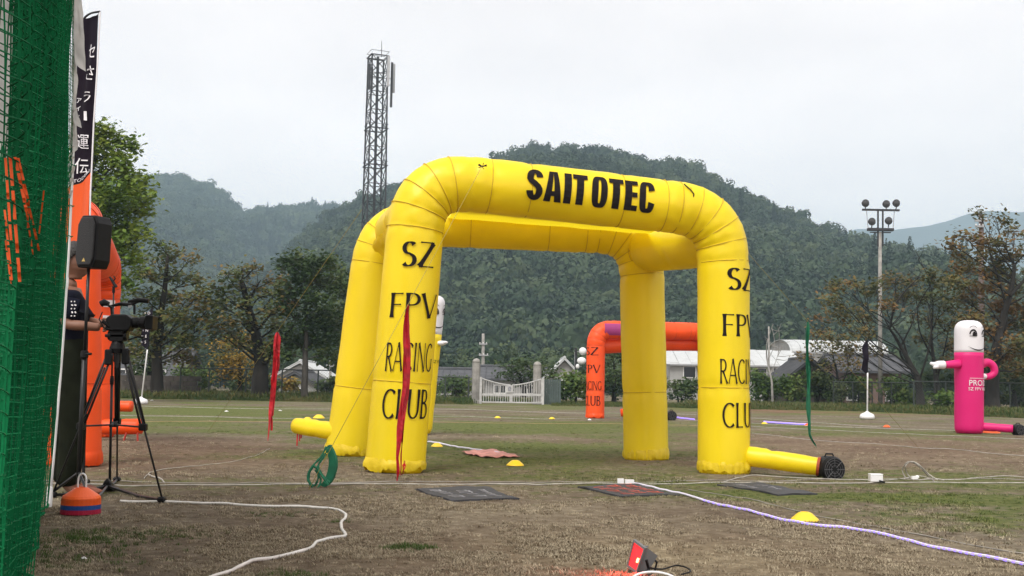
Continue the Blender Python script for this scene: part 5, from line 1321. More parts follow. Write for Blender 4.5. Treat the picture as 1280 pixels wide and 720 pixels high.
# ================================================================== PERSON (profile, facing right, behind the net edge)
def skinned(name, chains, m, parent, sub=2):
    """chains: list of (verts[(co, radius)], edges) grown with a Skin modifier; first vertex of each chain is its root"""
    org = parent_origin(parent); me = bpy.data.meshes.new(name); V = []; E = []; Rr = []; roots = []
    for vv, ee in chains:
        o_ = len(V); roots.append(o_); V += [tuple(Vector(c) - org) for c, _ in vv]; Rr += [q for _, q in vv]; E += [(a + o_, b + o_) for a, b in ee]
    me.from_pydata(V, E, []); o = bpy.data.objects.new(name, me); COL.objects.link(o); o.parent = parent; me.materials.append(m)
    md = o.modifiers.new('skin', 'SKIN'); md.use_smooth_shade = True
    if not me.skin_vertices: return o
    for i, sv in enumerate(me.skin_vertices[0].data):
        q = Rr[i]; sv.radius = q if isinstance(q, tuple) else (q, q); sv.use_root = i in roots
    s = o.modifiers.new('sub', 'SUBSURF'); s.levels = s.render_levels = sub; return o
YP = 7.42
pr = thing('person', 'person in dark shirt and trousers beside the net, arm out to the camera tripod', 'person', (P(84, 600, YP).x, YP, 0))
q = lambda x, y, dy=0: P(x, y, YP + dy)
body_v = [(q(82, 446), (.10, .095)), (q(83, 422), (.085, .08)), (q(84, 396), (.125, .11)), (q(84, 372), (.13, .12)), (q(86, 358), .055), (q(88, 347), .05),      # 0 pelvis .. 5 neck
          (q(86, 376, -.17), .052), (q(81, 406, -.21), .040), (q(104, 407, -.20), .034), (q(120, 409, -.17), .028), (q(126, 409, -.16), .030),  # 6 shoulder,7 elbow,8,9 wrist,10 palm
          (q(84, 376, .17), .052), (q(84, 405, .20), .040), (q(106, 400, .12), .033), (q(124, 404, .02), .028), (q(130, 405, 0), .030),
          (q(83, 462, -.09), .090), (q(86, 530, -.10), .060), (q(82, 604, -.10), .042), (q(90, 612, -.10), .036), (q(104, 615, -.10), .028),
          (q(81, 462, .09), .090), (q(82, 528, .10), .060), (q(78, 596, .10), .042), (q(86, 607, .10), .036), (q(100, 610, .10), .028)]
body_e = [(0, 1), (1, 2), (2, 3), (3, 4), (4, 5), (3, 6), (6, 7), (7, 8), (8, 9), (9, 10), (3, 11), (11, 12), (12, 13), (13, 14), (14, 15), (0, 16), (16, 17), (17, 18), (18, 19), (19, 20), (0, 21), (21, 22), (22, 23), (23, 24), (24, 25)]
chains = [(body_v, body_e)]
for sgn, p0 in ((-1, q(128, 409, -.16)), (1, q(131, 405, 0))):       # five fingers closing round the pan handle
    for k in range(4):
        z = .022 - .014 * k; L_ = (1, 1.08, 1.0, .8)[k]
        a = p0 + Vector((.004, -.005, z)); chains.append(([(a, .009), (a + Vector((.032 * L_, -.012, .004)), .0085), (a + Vector((.040 * L_, -.034, -.004)), .0078), (a + Vector((.018 * L_, -.044, -.008)), .007)], [(0, 1), (1, 2), (2, 3)]))
    a = p0 + Vector((-.012, -.016, .022)); chains.append(([(a, .011), (a + Vector((.022, -.024, .012)), .0095), (a + Vector((.042, -.030, .006)), .0085)], [(0, 1), (1, 2)]))
skinned('body', chains, M_skin, pr)
# head: one shaped surface in profile (face towards +x), continuous with the neck
hc = q(92, 325); mb = MB(); n, m_ = 28, 22; vs = []; fs = []
prof = [(0, .0), (.10, .055), (.22, .082), (.36, .092), (.5, .096), (.6, .094), (.7, .084), (.8, .066), (.9, .050), (1, .046)]
def hprof(t): return interp([(a, b) for a, b in prof], t)
for i in range(m_ + 1):
    t = i / m_; z = .118 - .245 * t; w_ = hprof(t)
    for k in range(n):
        a = 2 * PI * k / n; ca, sa = math.cos(a), math.sin(a)
        x = ca * w_ * (1.12 if ca > 0 else 1.08); y = sa * w_ * .80
        if t > .72: x += (.014 if ca > 0 else .018 * (t - .7) * 4) * (1 if t < .92 else .3)
        f_ = max(0, ca) ** 8
        x += f_ * (.030 * math.exp(-((t - .60) / .055) ** 2) + .010 * math.exp(-((t - .715) / .022) ** 2) + .009 * math.exp(-((t - .765) / .022) ** 2) + .012 * math.exp(-((t - .87) / .04) ** 2) + .008 * math.exp(-((t - .44) / .04) ** 2))
        x -= .010 * math.exp(-((t - .51) / .03) ** 2) * max(0, ca) ** 3 * (1 if abs(sa) > .15 else .4)
        vs.append(hc + Vector((x + .004, y, z)))
for i in range(m_):
    for k in range(n): fs.append((i * n + k, (i + 1) * n + k, (i + 1) * n + (k + 1) % n, i * n + (k + 1) % n))
fs.append(tuple(range(n))); fs.append(tuple(m_ * n + k for k in range(n))[::-1])
head = mb.add(vs, fs).build('head', M_skin, pr, smooth=True)
for s in (-1, 1):
    b = MB(); e0 = hc + Vector((-.004, s * .074, -.010)); b.ball(e0, .026, (.7, .35, 1.15), 10, 8); b.build('ear', M_skin, head, smooth=True)
    b = MB(); b.ball(hc + Vector((.078, s * .030, -.006)), .011, n=10, m=8); b.build('eye', M_wnyl, head, smooth=True)
    b = MB(); b.ball(hc + Vector((.087, s * .030, -.006)), .005, n=8, m=6); b.build('iris', M_ink, head, smooth=True)
b = MB(); b.tube([hc + Vector((.088, -.022, -.068)), hc + Vector((.097, 0, -.066)), hc + Vector((.088, .022, -.068))], .0035, 6); b.build('mouth', mat('lips', (.22, .08, .06), .5), head)
hv = []
b = MB(); vs = []; fs = []
for i in range(12):
    t = i / 11 * .60; z = .126 - .245 * t; w_ = hprof(t) + .014
    for k in range(n):
        a = 2 * PI * k / n; ca, sa = math.cos(a), math.sin(a); cut = max(0, (t - .28)) * max(0, ca) * .9
        x = ca * (w_ * 1.1) - cut * .22; y = sa * w_ * .84
        vs.append(hc + Vector((x, y, z + cut * .25)) + Vector((noise.noise(Vector((ca * 5, sa * 5, t * 9))) * .008,) * 3))
for i in range(11):
    for k in range(n): fs.append((i * n + k, (i + 1) * n + k, (i + 1) * n + (k + 1) % n, i * n + (k + 1) % n))
fs.append(tuple(range(n))); b.add(vs, fs).build('hair', M_hair, head, smooth=True)
# clothes
sv_ = [(q(83, 418), (.148, .133)), (q(82, 462), (.155, .140)), (q(84, 394), (.150, .132)), (q(84, 371), (.145, .130)), (q(85.5, 360), .072),
       (q(86, 376, -.175), .072), (q(81.5, 402, -.205), .064), (q(84, 376, .175), .072), (q(84, 400, .195), .064)]
skinned('shirt', [(sv_, [(1, 0), (0, 2), (2, 3), (3, 4), (3, 5), (5, 6), (3, 7), (7, 8)])], M_shirt, pr)
tv = [(q(82, 444), (.150, .14)), (q(83, 412), (.125, .12)), (q(83, 466, -.09), .120), (q(90, 500, -.10), .104), (q(91, 530, -.10), .092), (q(90, 565, -.10), .090), (q(82, 611, -.10), .074),
      (q(81, 466, .09), .115), (q(82, 528, .10), .086), (q(79, 562, .10), .082), (q(79, 607, .10), .072)]
skinned('trousers', [(tv, [(0, 1), (0, 2), (2, 3), (3, 4), (4, 5), (5, 6), (0, 7), (7, 8), (8, 9), (9, 10)])], M_pants, pr)
for dy, yy in ((-.10, 612), (.10, 607)):
    a = q(92 if dy < 0 else 86, yy, dy); a.z = .038; skinned('shoe', [([(a + Vector((-.02, 0, 0)), (.042, .036)), (a + Vector((.06, 0, .002)), (.045, .034)), (a + Vector((.14, 0, -.006)), (.04, .026)), (a + Vector((.19, 0, -.010)), (.03, .02))], [(0, 1), (1, 2), (2, 3)])], M_shoe, pr)
sh = MB()
for k in range(5):
    for j in range(2):
        c0 = q(90 + j * 4 + (k % 2), 377 + k * 4.5, -.315 + .03 * j); w_, h_ = .008, .008; sh.box(c0 + Vector((.0, -.01, 0)), (w_ * (1.5 if k % 2 else .8), .004, h_), Matrix.Rotation(R(20 * k), 3, 'Y'))
sh.build('shirt_print', M_print, pr, kind='stuff')

# ================================================================== STACK OF MARKER CONES WITH HANDLE
c = G(92, 645); c = Vector((c.x, c.y + .1, 0)); s = 24 / F * (c.y)
t = thing('cone_carrier', 'stack of orange, blue and red training discs on a white loop handle', 'training cones', c)
zz = .005
for k in range(14):
    m_ = M_dred if k < 4 else (M_dblu if k < 8 else M_dorg); top = k == 13
    b = MB(); rr = s * (1 - .003 * k); z0 = zz + k * .0062
    if top: b.lathe([(rr, z0), (rr, z0 + .006), (rr * .92, z0 + .018), (rr * .30, z0 + .062), (rr * .22, z0 + .063), (rr * .22, z0 + .05)], c, 28)
    else: b.lathe([(rr, z0), (rr * 1.005, z0 + .0048), (rr * .9, z0 + .0056)], c, 28)
    b.build('training_disc', m_, t, smooth=False)
b = MB(); hz_ = z0 + .05
b.tube(smooth_pts([c + Vector((-.022, 0, hz_ - .05)), c + Vector((-.023, 0, hz_ + .04)), c + Vector((-.018, 0, hz_ + .075)), c + Vector((0, 0, hz_ + .088)), c + Vector((.018, 0, hz_ + .075)), c + Vector((.023, 0, hz_ + .04)), c + Vector((.022, 0, hz_ - .05))], 5), .0055, 8); b.build('loop_handle', M_wplas, t, smooth=True)

# ================================================================== SMALL FEATHER FLAGS
def feather(label, bx, by, topx, topy, flagbot, wpx, flip=1, lettered=False, disc_w=22):
    base = G(bx, by); Y = base.y; t = thing('feather_flag', label, 'banner flag', base, 'small feather flags on white bases')
    tp = P(topx, topy, Y); fb = P(topx + (bx - topx) * .45, flagbot, Y)
    b = MB(); b.tube([base, base.lerp(fb, .9), fb], .022, 8); b.build('pole', M_wplas, t, smooth=True)
    b = MB(); b.tube(smooth_pts([fb, fb.lerp(tp, .5), tp + Vector((0, 0, -.1)), tp + Vector((-.12 * flip, 0, .03))], 6), .012, 6); b.build('tip_rod', M_blk, t)
    s = disc_w / F * Y / 2; b = MB(); b.lathe([(s * .8, 0), (s, .03), (s, .09), (s * .85, .15), (s * .3, .2), (s * .1, .24)], base, 20); b.build('base', M_wplas, t, smooth=True)
    W = wpx / F * Y; n = 24; L = []; Rr = []
    for i in range(n + 1):
        k = i / n; p = tp.lerp(fb, k); ww = W * min(1, math.sin(min(1, k * 3 + .12) * PI / 2)) * (1 if k < .88 else max(.1, (1 - k) / .12)); wv = .05 * math.sin(k * 9)
        Rr.append(p + Vector((.012, wv, 0))); L.append(p + Vector((-ww * flip, .12 + wv * 1.5, -.02 * k)))
    b = MB(); b.ribbon(L, Rr); b.ribbon([a + Vector((0, .01, 0)) for a in L], [a + Vector((0, .01, 0)) for a in Rr]); cl = b.build('flag_cloth', M_flag, t, smooth=True)
    if lettered:
        for row, (txt, u) in enumerate((('DRONES', .3), ('RACING', .72))):
            for k, ch in enumerate(txt):
                v, f_ = font_mesh(ch); kk = .10 + .82 * (k + .3) / len(txt); p = tp.lerp(fb, kk); sz = .085 if row == 0 else .05
                MB().add([p + Vector((-W * u * flip + v_.x * sz, -.04, v_.y * sz)) for v_ in v], f_).build('lettering', M_print, cl)
feather('small black feather flag with white lettering on a white base, left of the trees', 176, 505, 191, 384, 437, 11, 1, True, 17)
feather('small dark feather flag on a thin white pole before the right-hand trees', 1084, 524, 1085, 426, 466, 5, 1, False, 18)

# ================================================================== WORK LIGHT
c = G(797, 716); c = Vector((c.x, c.y, 0)); Y = c.y
t = thing('work_light', 'small grey floodlight with a glowing red face at the bottom edge', 'work light', c)
q = lambda x, y, dy=0: P(x, y, Y + dy)
A_, B_, C_, D_ = q(791.5, 674, 0), q(806, 685, -.03), q(795, 717, -.03), q(783, 708, 0)     # face corners: top-left, top-right, bottom-right, bottom-left
nf = (B_ - A_).cross(D_ - A_).normalized(); nf = nf if nf.x < 0 else -nf; back = -nf * .028
nf2 = nf
def inset(p, cen, k): return cen + (p - cen) * k
cen = (A_ + B_ + C_ + D_) / 4
fr = [A_, B_, C_, D_]; b = MB()
o_ = [p for p in fr]; i_ = [inset(p, cen, .84) for p in fr]; ob = [p + back for p in fr]; ib = [inset(p, cen, .84) - nf * .010 for p in fr]
b.add(o_ + i_ + ob + ib, [(k, (k + 1) % 4, 4 + (k + 1) % 4, 4 + k) for k in range(4)] + [(k, 8 + k, 8 + (k + 1) % 4, (k + 1) % 4) for k in range(4)] + [(4 + k, 4 + (k + 1) % 4, 12 + (k + 1) % 4, 12 + k) for k in range(4)] + [(11, 10, 9, 8)])
M_grey = mat('grey_cast_metal', (.16, .165, .17), .5, metal=.3); b.build('housing', M_grey, t)
M_redl = mat('red_lit_lens', (.5, .02, .03), .3, emit=(1, .03, .035), est=.9); b = MB(); b.add(ib, [(0, 1, 2, 3)]); b.build('lens', M_redl, t)
e1 = inset(B_, cen, .84) - nf * .008; e2 = inset(C_, cen, .84) - nf * .008; cB = inset(A_, cen, .84) - nf * .008
L1 = e1.lerp(e2, .45).lerp(cen, .35); L2 = e1.lerp(e2, .75).lerp(cen, .35)
b = MB(); b.tube([L1 + nf * .004, L2 + nf * .004], .0045, 8); b.build('lit_tube', mat('lit_element', (1, .6, .3), .3, emit=(1, .42, .12), est=6), t)
b = MB(); k0_ = cen + back
for k in range(6): 
    p = A_.lerp(D_, .1 + .8 * k / 5) + back; p2 = B_.lerp(C_, .1 + .8 * k / 5) + back; b.box((p + p2) / 2 - nf * .012, (.05, .012, .004), None)
b.build('cooling_fin', M_grey, t, kind='stuff')
b = MB(); b.add([A_.lerp(B_, .3) + back, B_ + back, C_ + back, D_.lerp(C_, .3) + back] + [p + back * .9 for p in (B_.lerp(C_, .1) + back, B_.lerp(C_, .2) + back + Vector((.04, 0, -.01)), B_.lerp(C_, .8) + back + Vector((.03, 0, 0)), C_ + back)], [(0, 1, 5, 4), (1, 2, 6, 5), (2, 3, 7, 6), (3, 0, 4, 7), (4, 5, 6, 7)]); b.build('rear_box', M_grey, t)
b = MB(); b.tube([q(806, 688, .02), q(814, 694, .03), q(821, 703, .03), q(818, 716, .03), G(806, 722)], .0045, 6); b.tube([q(808, 700, -.03), q(811, 712, -.02), G(800, 721)], .006, 6); b.build('bracket', M_blk, t)
b = MB(); b.tube(smooth_pts([G(812, 716) + Vector((0, 0, .02)), G(828, 716) + Vector((0, 0, .015)), G(845, 713) + Vector((0, 0, .02)), G(858, 714) + Vector((0, 0, .015)), G(863, 718) + Vector((0, 0, .012)), G(852, 721) + Vector((0, 0, .01))], 5), .0035, 6); b.build('power_cord', M_blk, t)
o = MB(); cc_ = G(820, 741); o.tube([Vector((cc_.x + .095 * math.cos(a), cc_.y + .10 * math.sin(a), .03 + .03 * math.sin(a))) for a in [2 * PI * k / 32 for k in range(32)]], .005, 6, closed=True); tag(o.build('cable_ring', M_wplas, smooth=True), 'loop of white cable lying below the red work light', 'cable')
ll = bpy.data.lights.new('red_work_lamp', 'AREA'); ll.energy = 2.2; ll.color = (1, .03, .02); ll.shape = 'RECTANGLE'; ll.size = .045; ll.size_y = .09
lo = bpy.data.objects.new('red_work_lamp', ll); COL.objects.link(lo); lo.parent = t; lo.location = cen + nf * .004 - c
lo.rotation_euler = nf.to_track_quat('-Z', 'Y').to_euler()
# ================================================================== ANTENNA TOWER
YT = 130
t = thing('antenna_tower', 'tall dark lattice steel antenna tower rising behind the left end of the yellow gate', 'tower', (P(468, 300, YT).x, YT, 0), )
def tc(py):   # axis position at an image row
    return P(469.5 + (272 - py) * .018, py, YT)
zt = tc(71).z
def corner(k, z):
    f_ = z / zt; half = 1.72 - .42 * f_; a = R(45 + 90 * k + 22)
    cx = P(467, 300, YT).x + (P(472.5, 71, YT).x - P(467, 300, YT).x) * f_ ** 1.0
    return Vector((cx + math.cos(a) * half * 1.02, YT + math.sin(a) * half * 1.02, z))
for k in range(4): MB().tube([corner(k, 0), corner(k, zt)], .095, 6).build('leg', M_tower, t)
npan = 18; zs = [zt * (1 - (1 - i / npan) ** 1.06) if False else zt * i / npan for i in range(npan + 1)]
for i in range(npan):
    for k in range(4):
        a0, a1 = corner(k, zs[i]), corner(k, zs[i + 1]); b0, b1 = corner((k + 1) % 4, zs[i]), corner((k + 1) % 4, zs[i + 1])
        MB().cyl(a0, b1, .05, n=4).build('brace', M_tower, t); MB().cyl(b0, a1, .05, n=4).build('brace', M_tower, t)
        MB().cyl(a1, b1, .05, n=4).build('girt', M_tower, t)
for z in (zs[npan] - .05, zs[14], zs[12]):
    cs = [corner(k, z) for k in range(4)]; cen_ = sum(cs, Vector()) / 4; b = MB()
    for k in range(4):
        p, q_ = cen_ + (cs[k] - cen_) * 1.15, cen_ + (cs[(k + 1) % 4] - cen_) * 1.15; b.cyl(p, q_, .07, n=4); b.cyl(p + Vector((0, 0, .5)), q_ + Vector((0, 0, .5)), .03, n=4)
    b.build('platform_ring', M_tower, t)
MB().tube([corner(0, 0).lerp(corner(2, 0), .5), corner(0, zt).lerp(corner(2, zt), .5)], .16, 6).build('cable_ladder', M_tower, t)
for x, y0, y1, dy, w_ in ((485.5, 70, 108, -1.2, .30), (489.5, 78, 134, -.6, .26), (492.5, 80, 116, .6, .24), (462, 80, 112, -1, .24), (465, 84, 116, 1, .2), (459.5, 72, 130, 0, .16)):
    a = P(x, y0, YT + dy); c = P(x, y1, YT + dy); b = MB(); b.box((a + c) / 2, (w_, .16, (a - c).length)); o = b.build('antenna_panel', M_steel if x > 480 and x != 489.5 else M_tower, t)
    b = MB(); b.cyl((a + c) / 2 + Vector((0, .1, 0)), corner(1, (a.z + c.z) / 2), .04, n=4); b.build('panel_arm', M_tower, o)
a = P(477, 71, YT); c = P(477, 51, YT); MB().tube([a, c], [.05, .025], 5).build('lightning_rod', M_tower, t)

# ================================================================== LAMP MASTS AND POLES
t = thing('floodlight_mast', 'grey floodlight mast with five round lamps above the right-hand trees', 'floodlight mast', (P(1100, 500, 60).x, 60, 0))
Y = 60; q = lambda x, y, d=0: P(x, y, Y + d)
MB().tube([Vector((q(1100.5, 508).x, Y, 0)), q(1100, 400), q(1100, 290)], [.13, .11, .09], 10).build('pole', M_conc, t, smooth=True)
MB().tube([q(1097.5, 262), q(1097.5, 308)], .05, 6).build('upright', M_tower, t); MB().tube([q(1103.5, 262), q(1103.5, 308)], .05, 6).build('upright', M_tower, t)
MB().box(q(1101, 262.5), (47 / F * Y, .12, .10)).build('crossarm', M_tower, t); MB().box(q(1100.5, 287), (32 / F * Y, .3, .14)).build('crossarm', M_tower, t); MB().box(q(1100.5, 290.5), (26 / F * Y, .1, .05)).build('crossarm', M_tower, t)
for x0, x1 in ((1083, 1085.5), (1118, 1116)): MB().cyl(q(x0, 263), q(x1, 289), .018, n=4).build('stay', M_steel, t)
for x, y in ((1082, 254), (1108, 255), (1120.5, 254), (1090, 277), (1111, 276)):
    c = q(x, y, -.1); ax = Vector((.15, -1, -.12)).normalized(); o = MB().lathe([(.06, .22), (.16, .16), (.205, .02), (.215, 0), (.20, -.005)][::-1], c, 16, -ax).build('floodlight', M_tower, t)
    MB().lathe([(.185, 0), (.12, .02), (.0, .035)][::1], c + ax * .012, 16, ax).build('lens', mat('lamp_glass', (.05, .052, .055), .25) if 'lamp_glass' not in MATS else MATS['lamp_glass'], o)
    MB().cyl(c + Vector((0, 0, -.2)), c + Vector((0, .1, -.36)), .03, n=5).build('bracket', M_tower, o)
t = thing('floodlight_mast', 'short mast with two white floodlights beside the far orange gate', 'floodlight mast', (P(721, 500, 58).x, 58, 0))
Y = 58; MB().tube([Vector((q(720, 500).x, Y, 0)), P(720, 435, Y)], .07, 8).build('pole', M_tower, t)
MB().tube([P(718.5, 440, Y), P(718.5, 458, Y), P(727, 458, Y)], .025, 5).tube([P(718.5, 440, Y), P(727, 439, Y)], .025, 5).build('frame', M_steel, t)
MB().ball(P(728.5, 439, Y - .3), .20, (1, .7, 1)).build('floodlight', M_wplas, t, smooth=True); MB().ball(P(727, 451, Y - .3), .19, (1.25, .7, 1)).build('floodlight', M_wplas, t, smooth=True); MB().ball(P(722, 458, Y - .3), .10, (1, .7, 1.3)).build('floodlight', M_wplas, t, smooth=True)
def pole(label, px, ytop, Y, r_, arms, matl, top_r=.7):
    t = thing('utility_pole', label, 'utility pole', (P(px, 480, Y).x, Y, 0)); MB().tube([Vector((P(px, 480, Y).x, Y, 0)), P(px, ytop, Y)], [r_, r_ * top_r], 10).build('pole', matl, t, smooth=True)
    for ya, w_, off in arms: 
        c = P(px + off, ya, Y - r_); o = MB().box(c, (w_, .10, .10)).build('crossarm', M_steel, t)
        for k in (-.4, 0, .4): MB().lathe([(.03, 0), (.04, .03), (.025, .09)], c + Vector((k * w_, 0, .06)), 8).build('insulator', M_wplas, o)
    return t
pole('slim grey utility pole standing behind the left post of the school gate', 604, 417, 95, .17, ((430, .7, 0), (444, .8, .5)), M_conc)
pole('thick brownish utility pole rising through the tall tree at the right edge', 1226.5, 268, 62, .19, ((276, .7, 0), (283, .5, -2)), mat('brownish_pole', (.12, .09, .08), .9))
pole('pale thin pole behind the left yellow leg, by the gabled house', 413, 450, 66, .09, ((458, .5, 0),), M_conc)
pole('slim pole standing in the bushes left of the green streamer', 961, 408, 80, .08, (), M_conc)

M_gate = mat('dull_white_gate_paint', (.42, .42, .41), .6, var=.15, scale=6)
# ================================================================== SCHOOL GATE
Y = 50; gp = lambda x, y=505, d=0: Vector((P(x, y, Y + d).x, Y + d, 0))
for x, yt, lb in ((594.5, 448, 'weathered concrete gate post with a domed top, left of the white metal gate'), (671, 452, 'weathered concrete gate post with a domed top, right of the white metal gate')):
    z = P(x, yt, Y).z; c = gp(x, 505, .55); r_ = .185
    t = thing('gate_post', lb, 'gate post', c, 'concrete posts of the school gate')
    MB().lathe([(r_ * 1.15, 0), (r_ * 1.15, .12), (r_, .14), (r_, z - .25), (r_ * 1.03, z - .22), (r_ * 1.03, z - .18)], c, 8).build('shaft', M_conc, t); MB().lathe([(r_ * 1.0, z - .18), (r_ * .92, z - .09), (r_ * .66, z - .02), (r_ * .3, z + .01), (.02, z + .02)], c, 16).build('domed_cap', M_conc, t, smooth=True)
t = thing('metal_gate', 'closed white two-leaf metal gate with upright bars and a sagging top rail', 'gate', gp(639))
def gtop(x): u = (x - 639) / 37.0; return 481.5 - 8 * abs(u) ** 1.6 + (x - 639) * .018
for xs in ((602, 638), (640, 677)):
    a_, b_ = xs; pts = [P(a_ + (b_ - a_) * k / 8, gtop(a_ + (b_ - a_) * k / 8), Y) for k in range(9)]
    MB().tube(pts, .028, 6).build('top_rail', M_gate, t)
    MB().box((P(a_, 493, Y) + P(b_, 493.6, Y)) / 2, ((b_ - a_) / F * Y, .035, .10)).build('mid_rail', M_gate, t)
    MB().box((gp(a_) + gp(b_)) / 2 + Vector((0, 0, .08)), ((b_ - a_) / F * Y, .035, .06)).build('bottom_rail', M_gate, t)
    n = 12
    for k in range(n + 1):
        x = a_ + (b_ - a_) * k / n; top = P(x, gtop(x), Y); edge = k in (0, n); MB().box(Vector((top.x, Y + .002, (top.z + .05) / 2)), (.07 if edge else .026, .028, top.z - .05)).build('stile' if edge else 'bar', M_gate, t)
for x in (600.5, 678.5): z = P(x, 471 + (x > 640) * 1.5, Y).z; MB().box(Vector((gp(x).x, Y, z / 2)), (.10, .10, z)).build('hinge_post', M_gate, t)
o = MB().box(P(637, 486, Y - .05), (.30, .02, .32)).build('notice_board', M_gate, t); MB().box(P(637, 486, Y - .065), (.14, .006, .22)).build('notice', M_matg, o)
# teal sheet fence right of the gate
t = thing('sheet_fence', 'teal corrugated sheet fence between the school gate and the bushes', 'fence', gp(697, 505, 1.5))
for k in range(7):
    a = gp(680 + k * 3.0, 505, 1.2); b_ = gp(683 + k * 3.0, 505, 1.2); z = P(690, 474, Y).z; MB().box((a + b_) / 2 + Vector((0, .02 * (k % 2), z / 2)), ((b_ - a).length - .01, .03, z)).build('sheet', M_tin, t)

# ================================================================== FENCES
def wire_fence(label, x0, x1, ytop, Y, posts, matl, group):
    t = thing('wire_mesh_fence', label, 'fence', Vector((P((x0 + x1) / 2, 480, Y).x, Y, 0)), group)
    a = P(x0, ytop + (x0 - (x0 + x1) / 2) * .0175, Y); b_ = P(x1, ytop + (x1 - (x0 + x1) / 2) * .0175, Y); b_.z = a.z
    MB().tube([a, b_], .028, 6).build('top_rail', matl, t)
    for x in posts: c = P(x, ytop, Y); MB().tube([Vector((c.x, Y, 0)), Vector((c.x, Y, a.z))], .035, 6).build('post', matl, t)
    vs = []; fs = []; h = a.z - .06; L = b_.x - a.x; x = -h
    mb = MB()
    while x < L:
        for s in (1, -1):
            p0, p1 = (x, 0), (x + h, h)
            if s < 0: p0, p1 = (x, h), (x + h, 0)
            u0 = max(0, -p0[0]) ; u1 = min(h, L - p0[0])
            if u1 > u0:
                zz = (lambda u: u if s > 0 else h - u); mb.tube([(a.x + x + u0, Y + .03, .05 + zz(u0)), (a.x + x + u1, Y + .03, .05 + zz(u1))], .003, 3, cap=False)
        x += .13
    mb.build('wire_mesh', matl, t, kind='stuff'); return t
M_fence = mat('dark_green_fence_steel', (.035, .045, .04), .6)
wire_fence('dark wire mesh fence behind the trees at the left, left of the yellow gate', 225, 432, 461.5, 52, (226, 262, 308, 353, 398, 430), M_fence, 'wire mesh fences at the field edge')
wire_fence('dark wire mesh fence seen between the left yellow leg and the school gate', 528, 588, 471, 52, (530, 557, 586), M_fence, 'wire mesh fences at the field edge')
wire_fence('dark wire mesh fence behind the trees at the right edge', 1140, 1300, 478, 53, (1142, 1182, 1222, 1262, 1298), M_fence, 'wire mesh fences at the field edge')
wire_fence('dark wire mesh fence in front of the brown-walled house', 1040, 1138, 478, 58, (1042, 1066, 1090, 1114), M_fence, 'wire mesh fences at the field edge')
t = thing('block_wall', 'low dark weathered block wall at the far left edge of the field', 'wall', gp(200, 490, 3))
for r_ in range(4):
    for k in range(12):
        x0 = P(150, 480, 53).x + k * .3 * 1.06 + (r_ % 2) * .15; MB().box((x0, 53 + .01 * ((k * 7 + r_ * 3) % 3), .13 + r_ * .25), (.305, .15, .24)).build('block', M_block, t)

# ================================================================== BUILDINGS
def gable_house(label, cx, Y, W, D, wall_h, ridge_h, roofm, wallm, axis='x', over=.4, wins=(), rot=0, chim=False):
    """ridge along x (eaves to the viewer) or along y (gable to the viewer)"""
    t = thing('house', label, 'building', (cx, Y, 0)); c = Vector((cx, Y, 0)); RZ = Matrix.Rotation(rot, 3, 'Z')
    T = lambda p: c + RZ @ Vector(p)
    b = MB(); w, d = W / 2, D / 2
    if axis == 'x': prof = [(-d, 0), (d, 0), (d, wall_h), (0, ridge_h - .08), (-d, wall_h)]; b.prism(prof, -w, w, lambda p: T((p.z, p.x, p.y)))
    else: prof = [(-w, 0), (w, 0), (w, wall_h), (0, ridge_h - .08), (-w, wall_h)]; b.prism(prof, -d, d, lambda p: T((p.x, p.z, p.y)))
    b.build('wall', wallm, t)
    L = (w if axis == 'x' else d) + over; S = (d if axis == 'x' else w); sl = (ridge_h - wall_h) / S; e = S + over; th = .14
    for s in (-1, 1):
        prof = [(0, ridge_h), (s * e, ridge_h - sl * e), (s * e, ridge_h - sl * e + th), (0, ridge_h + th)]
        if s > 0: prof = prof[::-1]
        b = MB(); b.prism(prof, -L, L, (lambda p: T((p.z, p.x, p.y))) if axis == 'x' else (lambda p: T((p.x, p.z, p.y)))); rf = b.build('roof', roofm, t)
        n = int(2 * L / .45); rb = MB()
        for k in range(n + 1):
            y0 = -L + 2 * L * k / n; p0 = (0, ridge_h + th + .02); p1 = (s * e, ridge_h - sl * e + th + .02)
            f3 = (lambda u, v, y: T((y, u, v))) if axis == 'x' else (lambda u, v, y: T((u, y, v))); rb.tube([f3(p0[0], p0[1], y0), f3(p1[0], p1[1], y0)], .035, 4)
        rb.build('roof_rib', roofm, t, kind='stuff')
    b = MB(); b.tube([T((-L, 0, ridge_h + th + .05)), T((L, 0, ridge_h + th + .05))] if axis == 'x' else [T((0, -L, ridge_h + th + .05)), T((0, L, ridge_h + th + .05))], .10, 6); b.build('ridge_cap', roofm, t)
    fy = -(d if axis == 'x' else d) - .02
    for (u, z, ww, hh) in wins:
        o = MB().box(T((u, fy, z)), (ww + .14, .06, hh + .14), RZ).build('window', M_white, t); 
        for s in (-1, 1): MB().box(T((u + s * ww / 4, fy - .035, z)), (ww / 2 - .05, .02, hh), RZ).build('pane', M_glass, o)
    return t
X = lambda px, Y: P(px, 480, Y).x
Z = lambda px, py, Y: P(px, py, Y).z
gable_house('old house with dark grey tiled roof at far left, behind the block wall', X(192, 66), 66, 4.0, 5, Z(200, 470, 66), Z(200, 441, 66), M_roofg, M_block, 'x', wins=((-.8, 1.0, 1.0, .7), (1.0, 1.0, .8, .7)))
gable_house('pale house whose gable faces the field, left of the yellow gate', X(380, 72), 72, 2.7, 6, Z(380, 482, 72) , Z(380, 468, 72), M_roofg, M_wall, 'y', over=.3, wins=((0, .25, .8, .35),))
gable_house('pale grey-roofed house standing behind the small gabled house at left', X(384, 84), 84, 3.6, 6, Z(380, 472, 84), Z(380, 455, 84), M_roofp, M_wall, 'y', over=.3, wins=((-.9, .9, .6, .6), (.8, .9, .6, .6)))
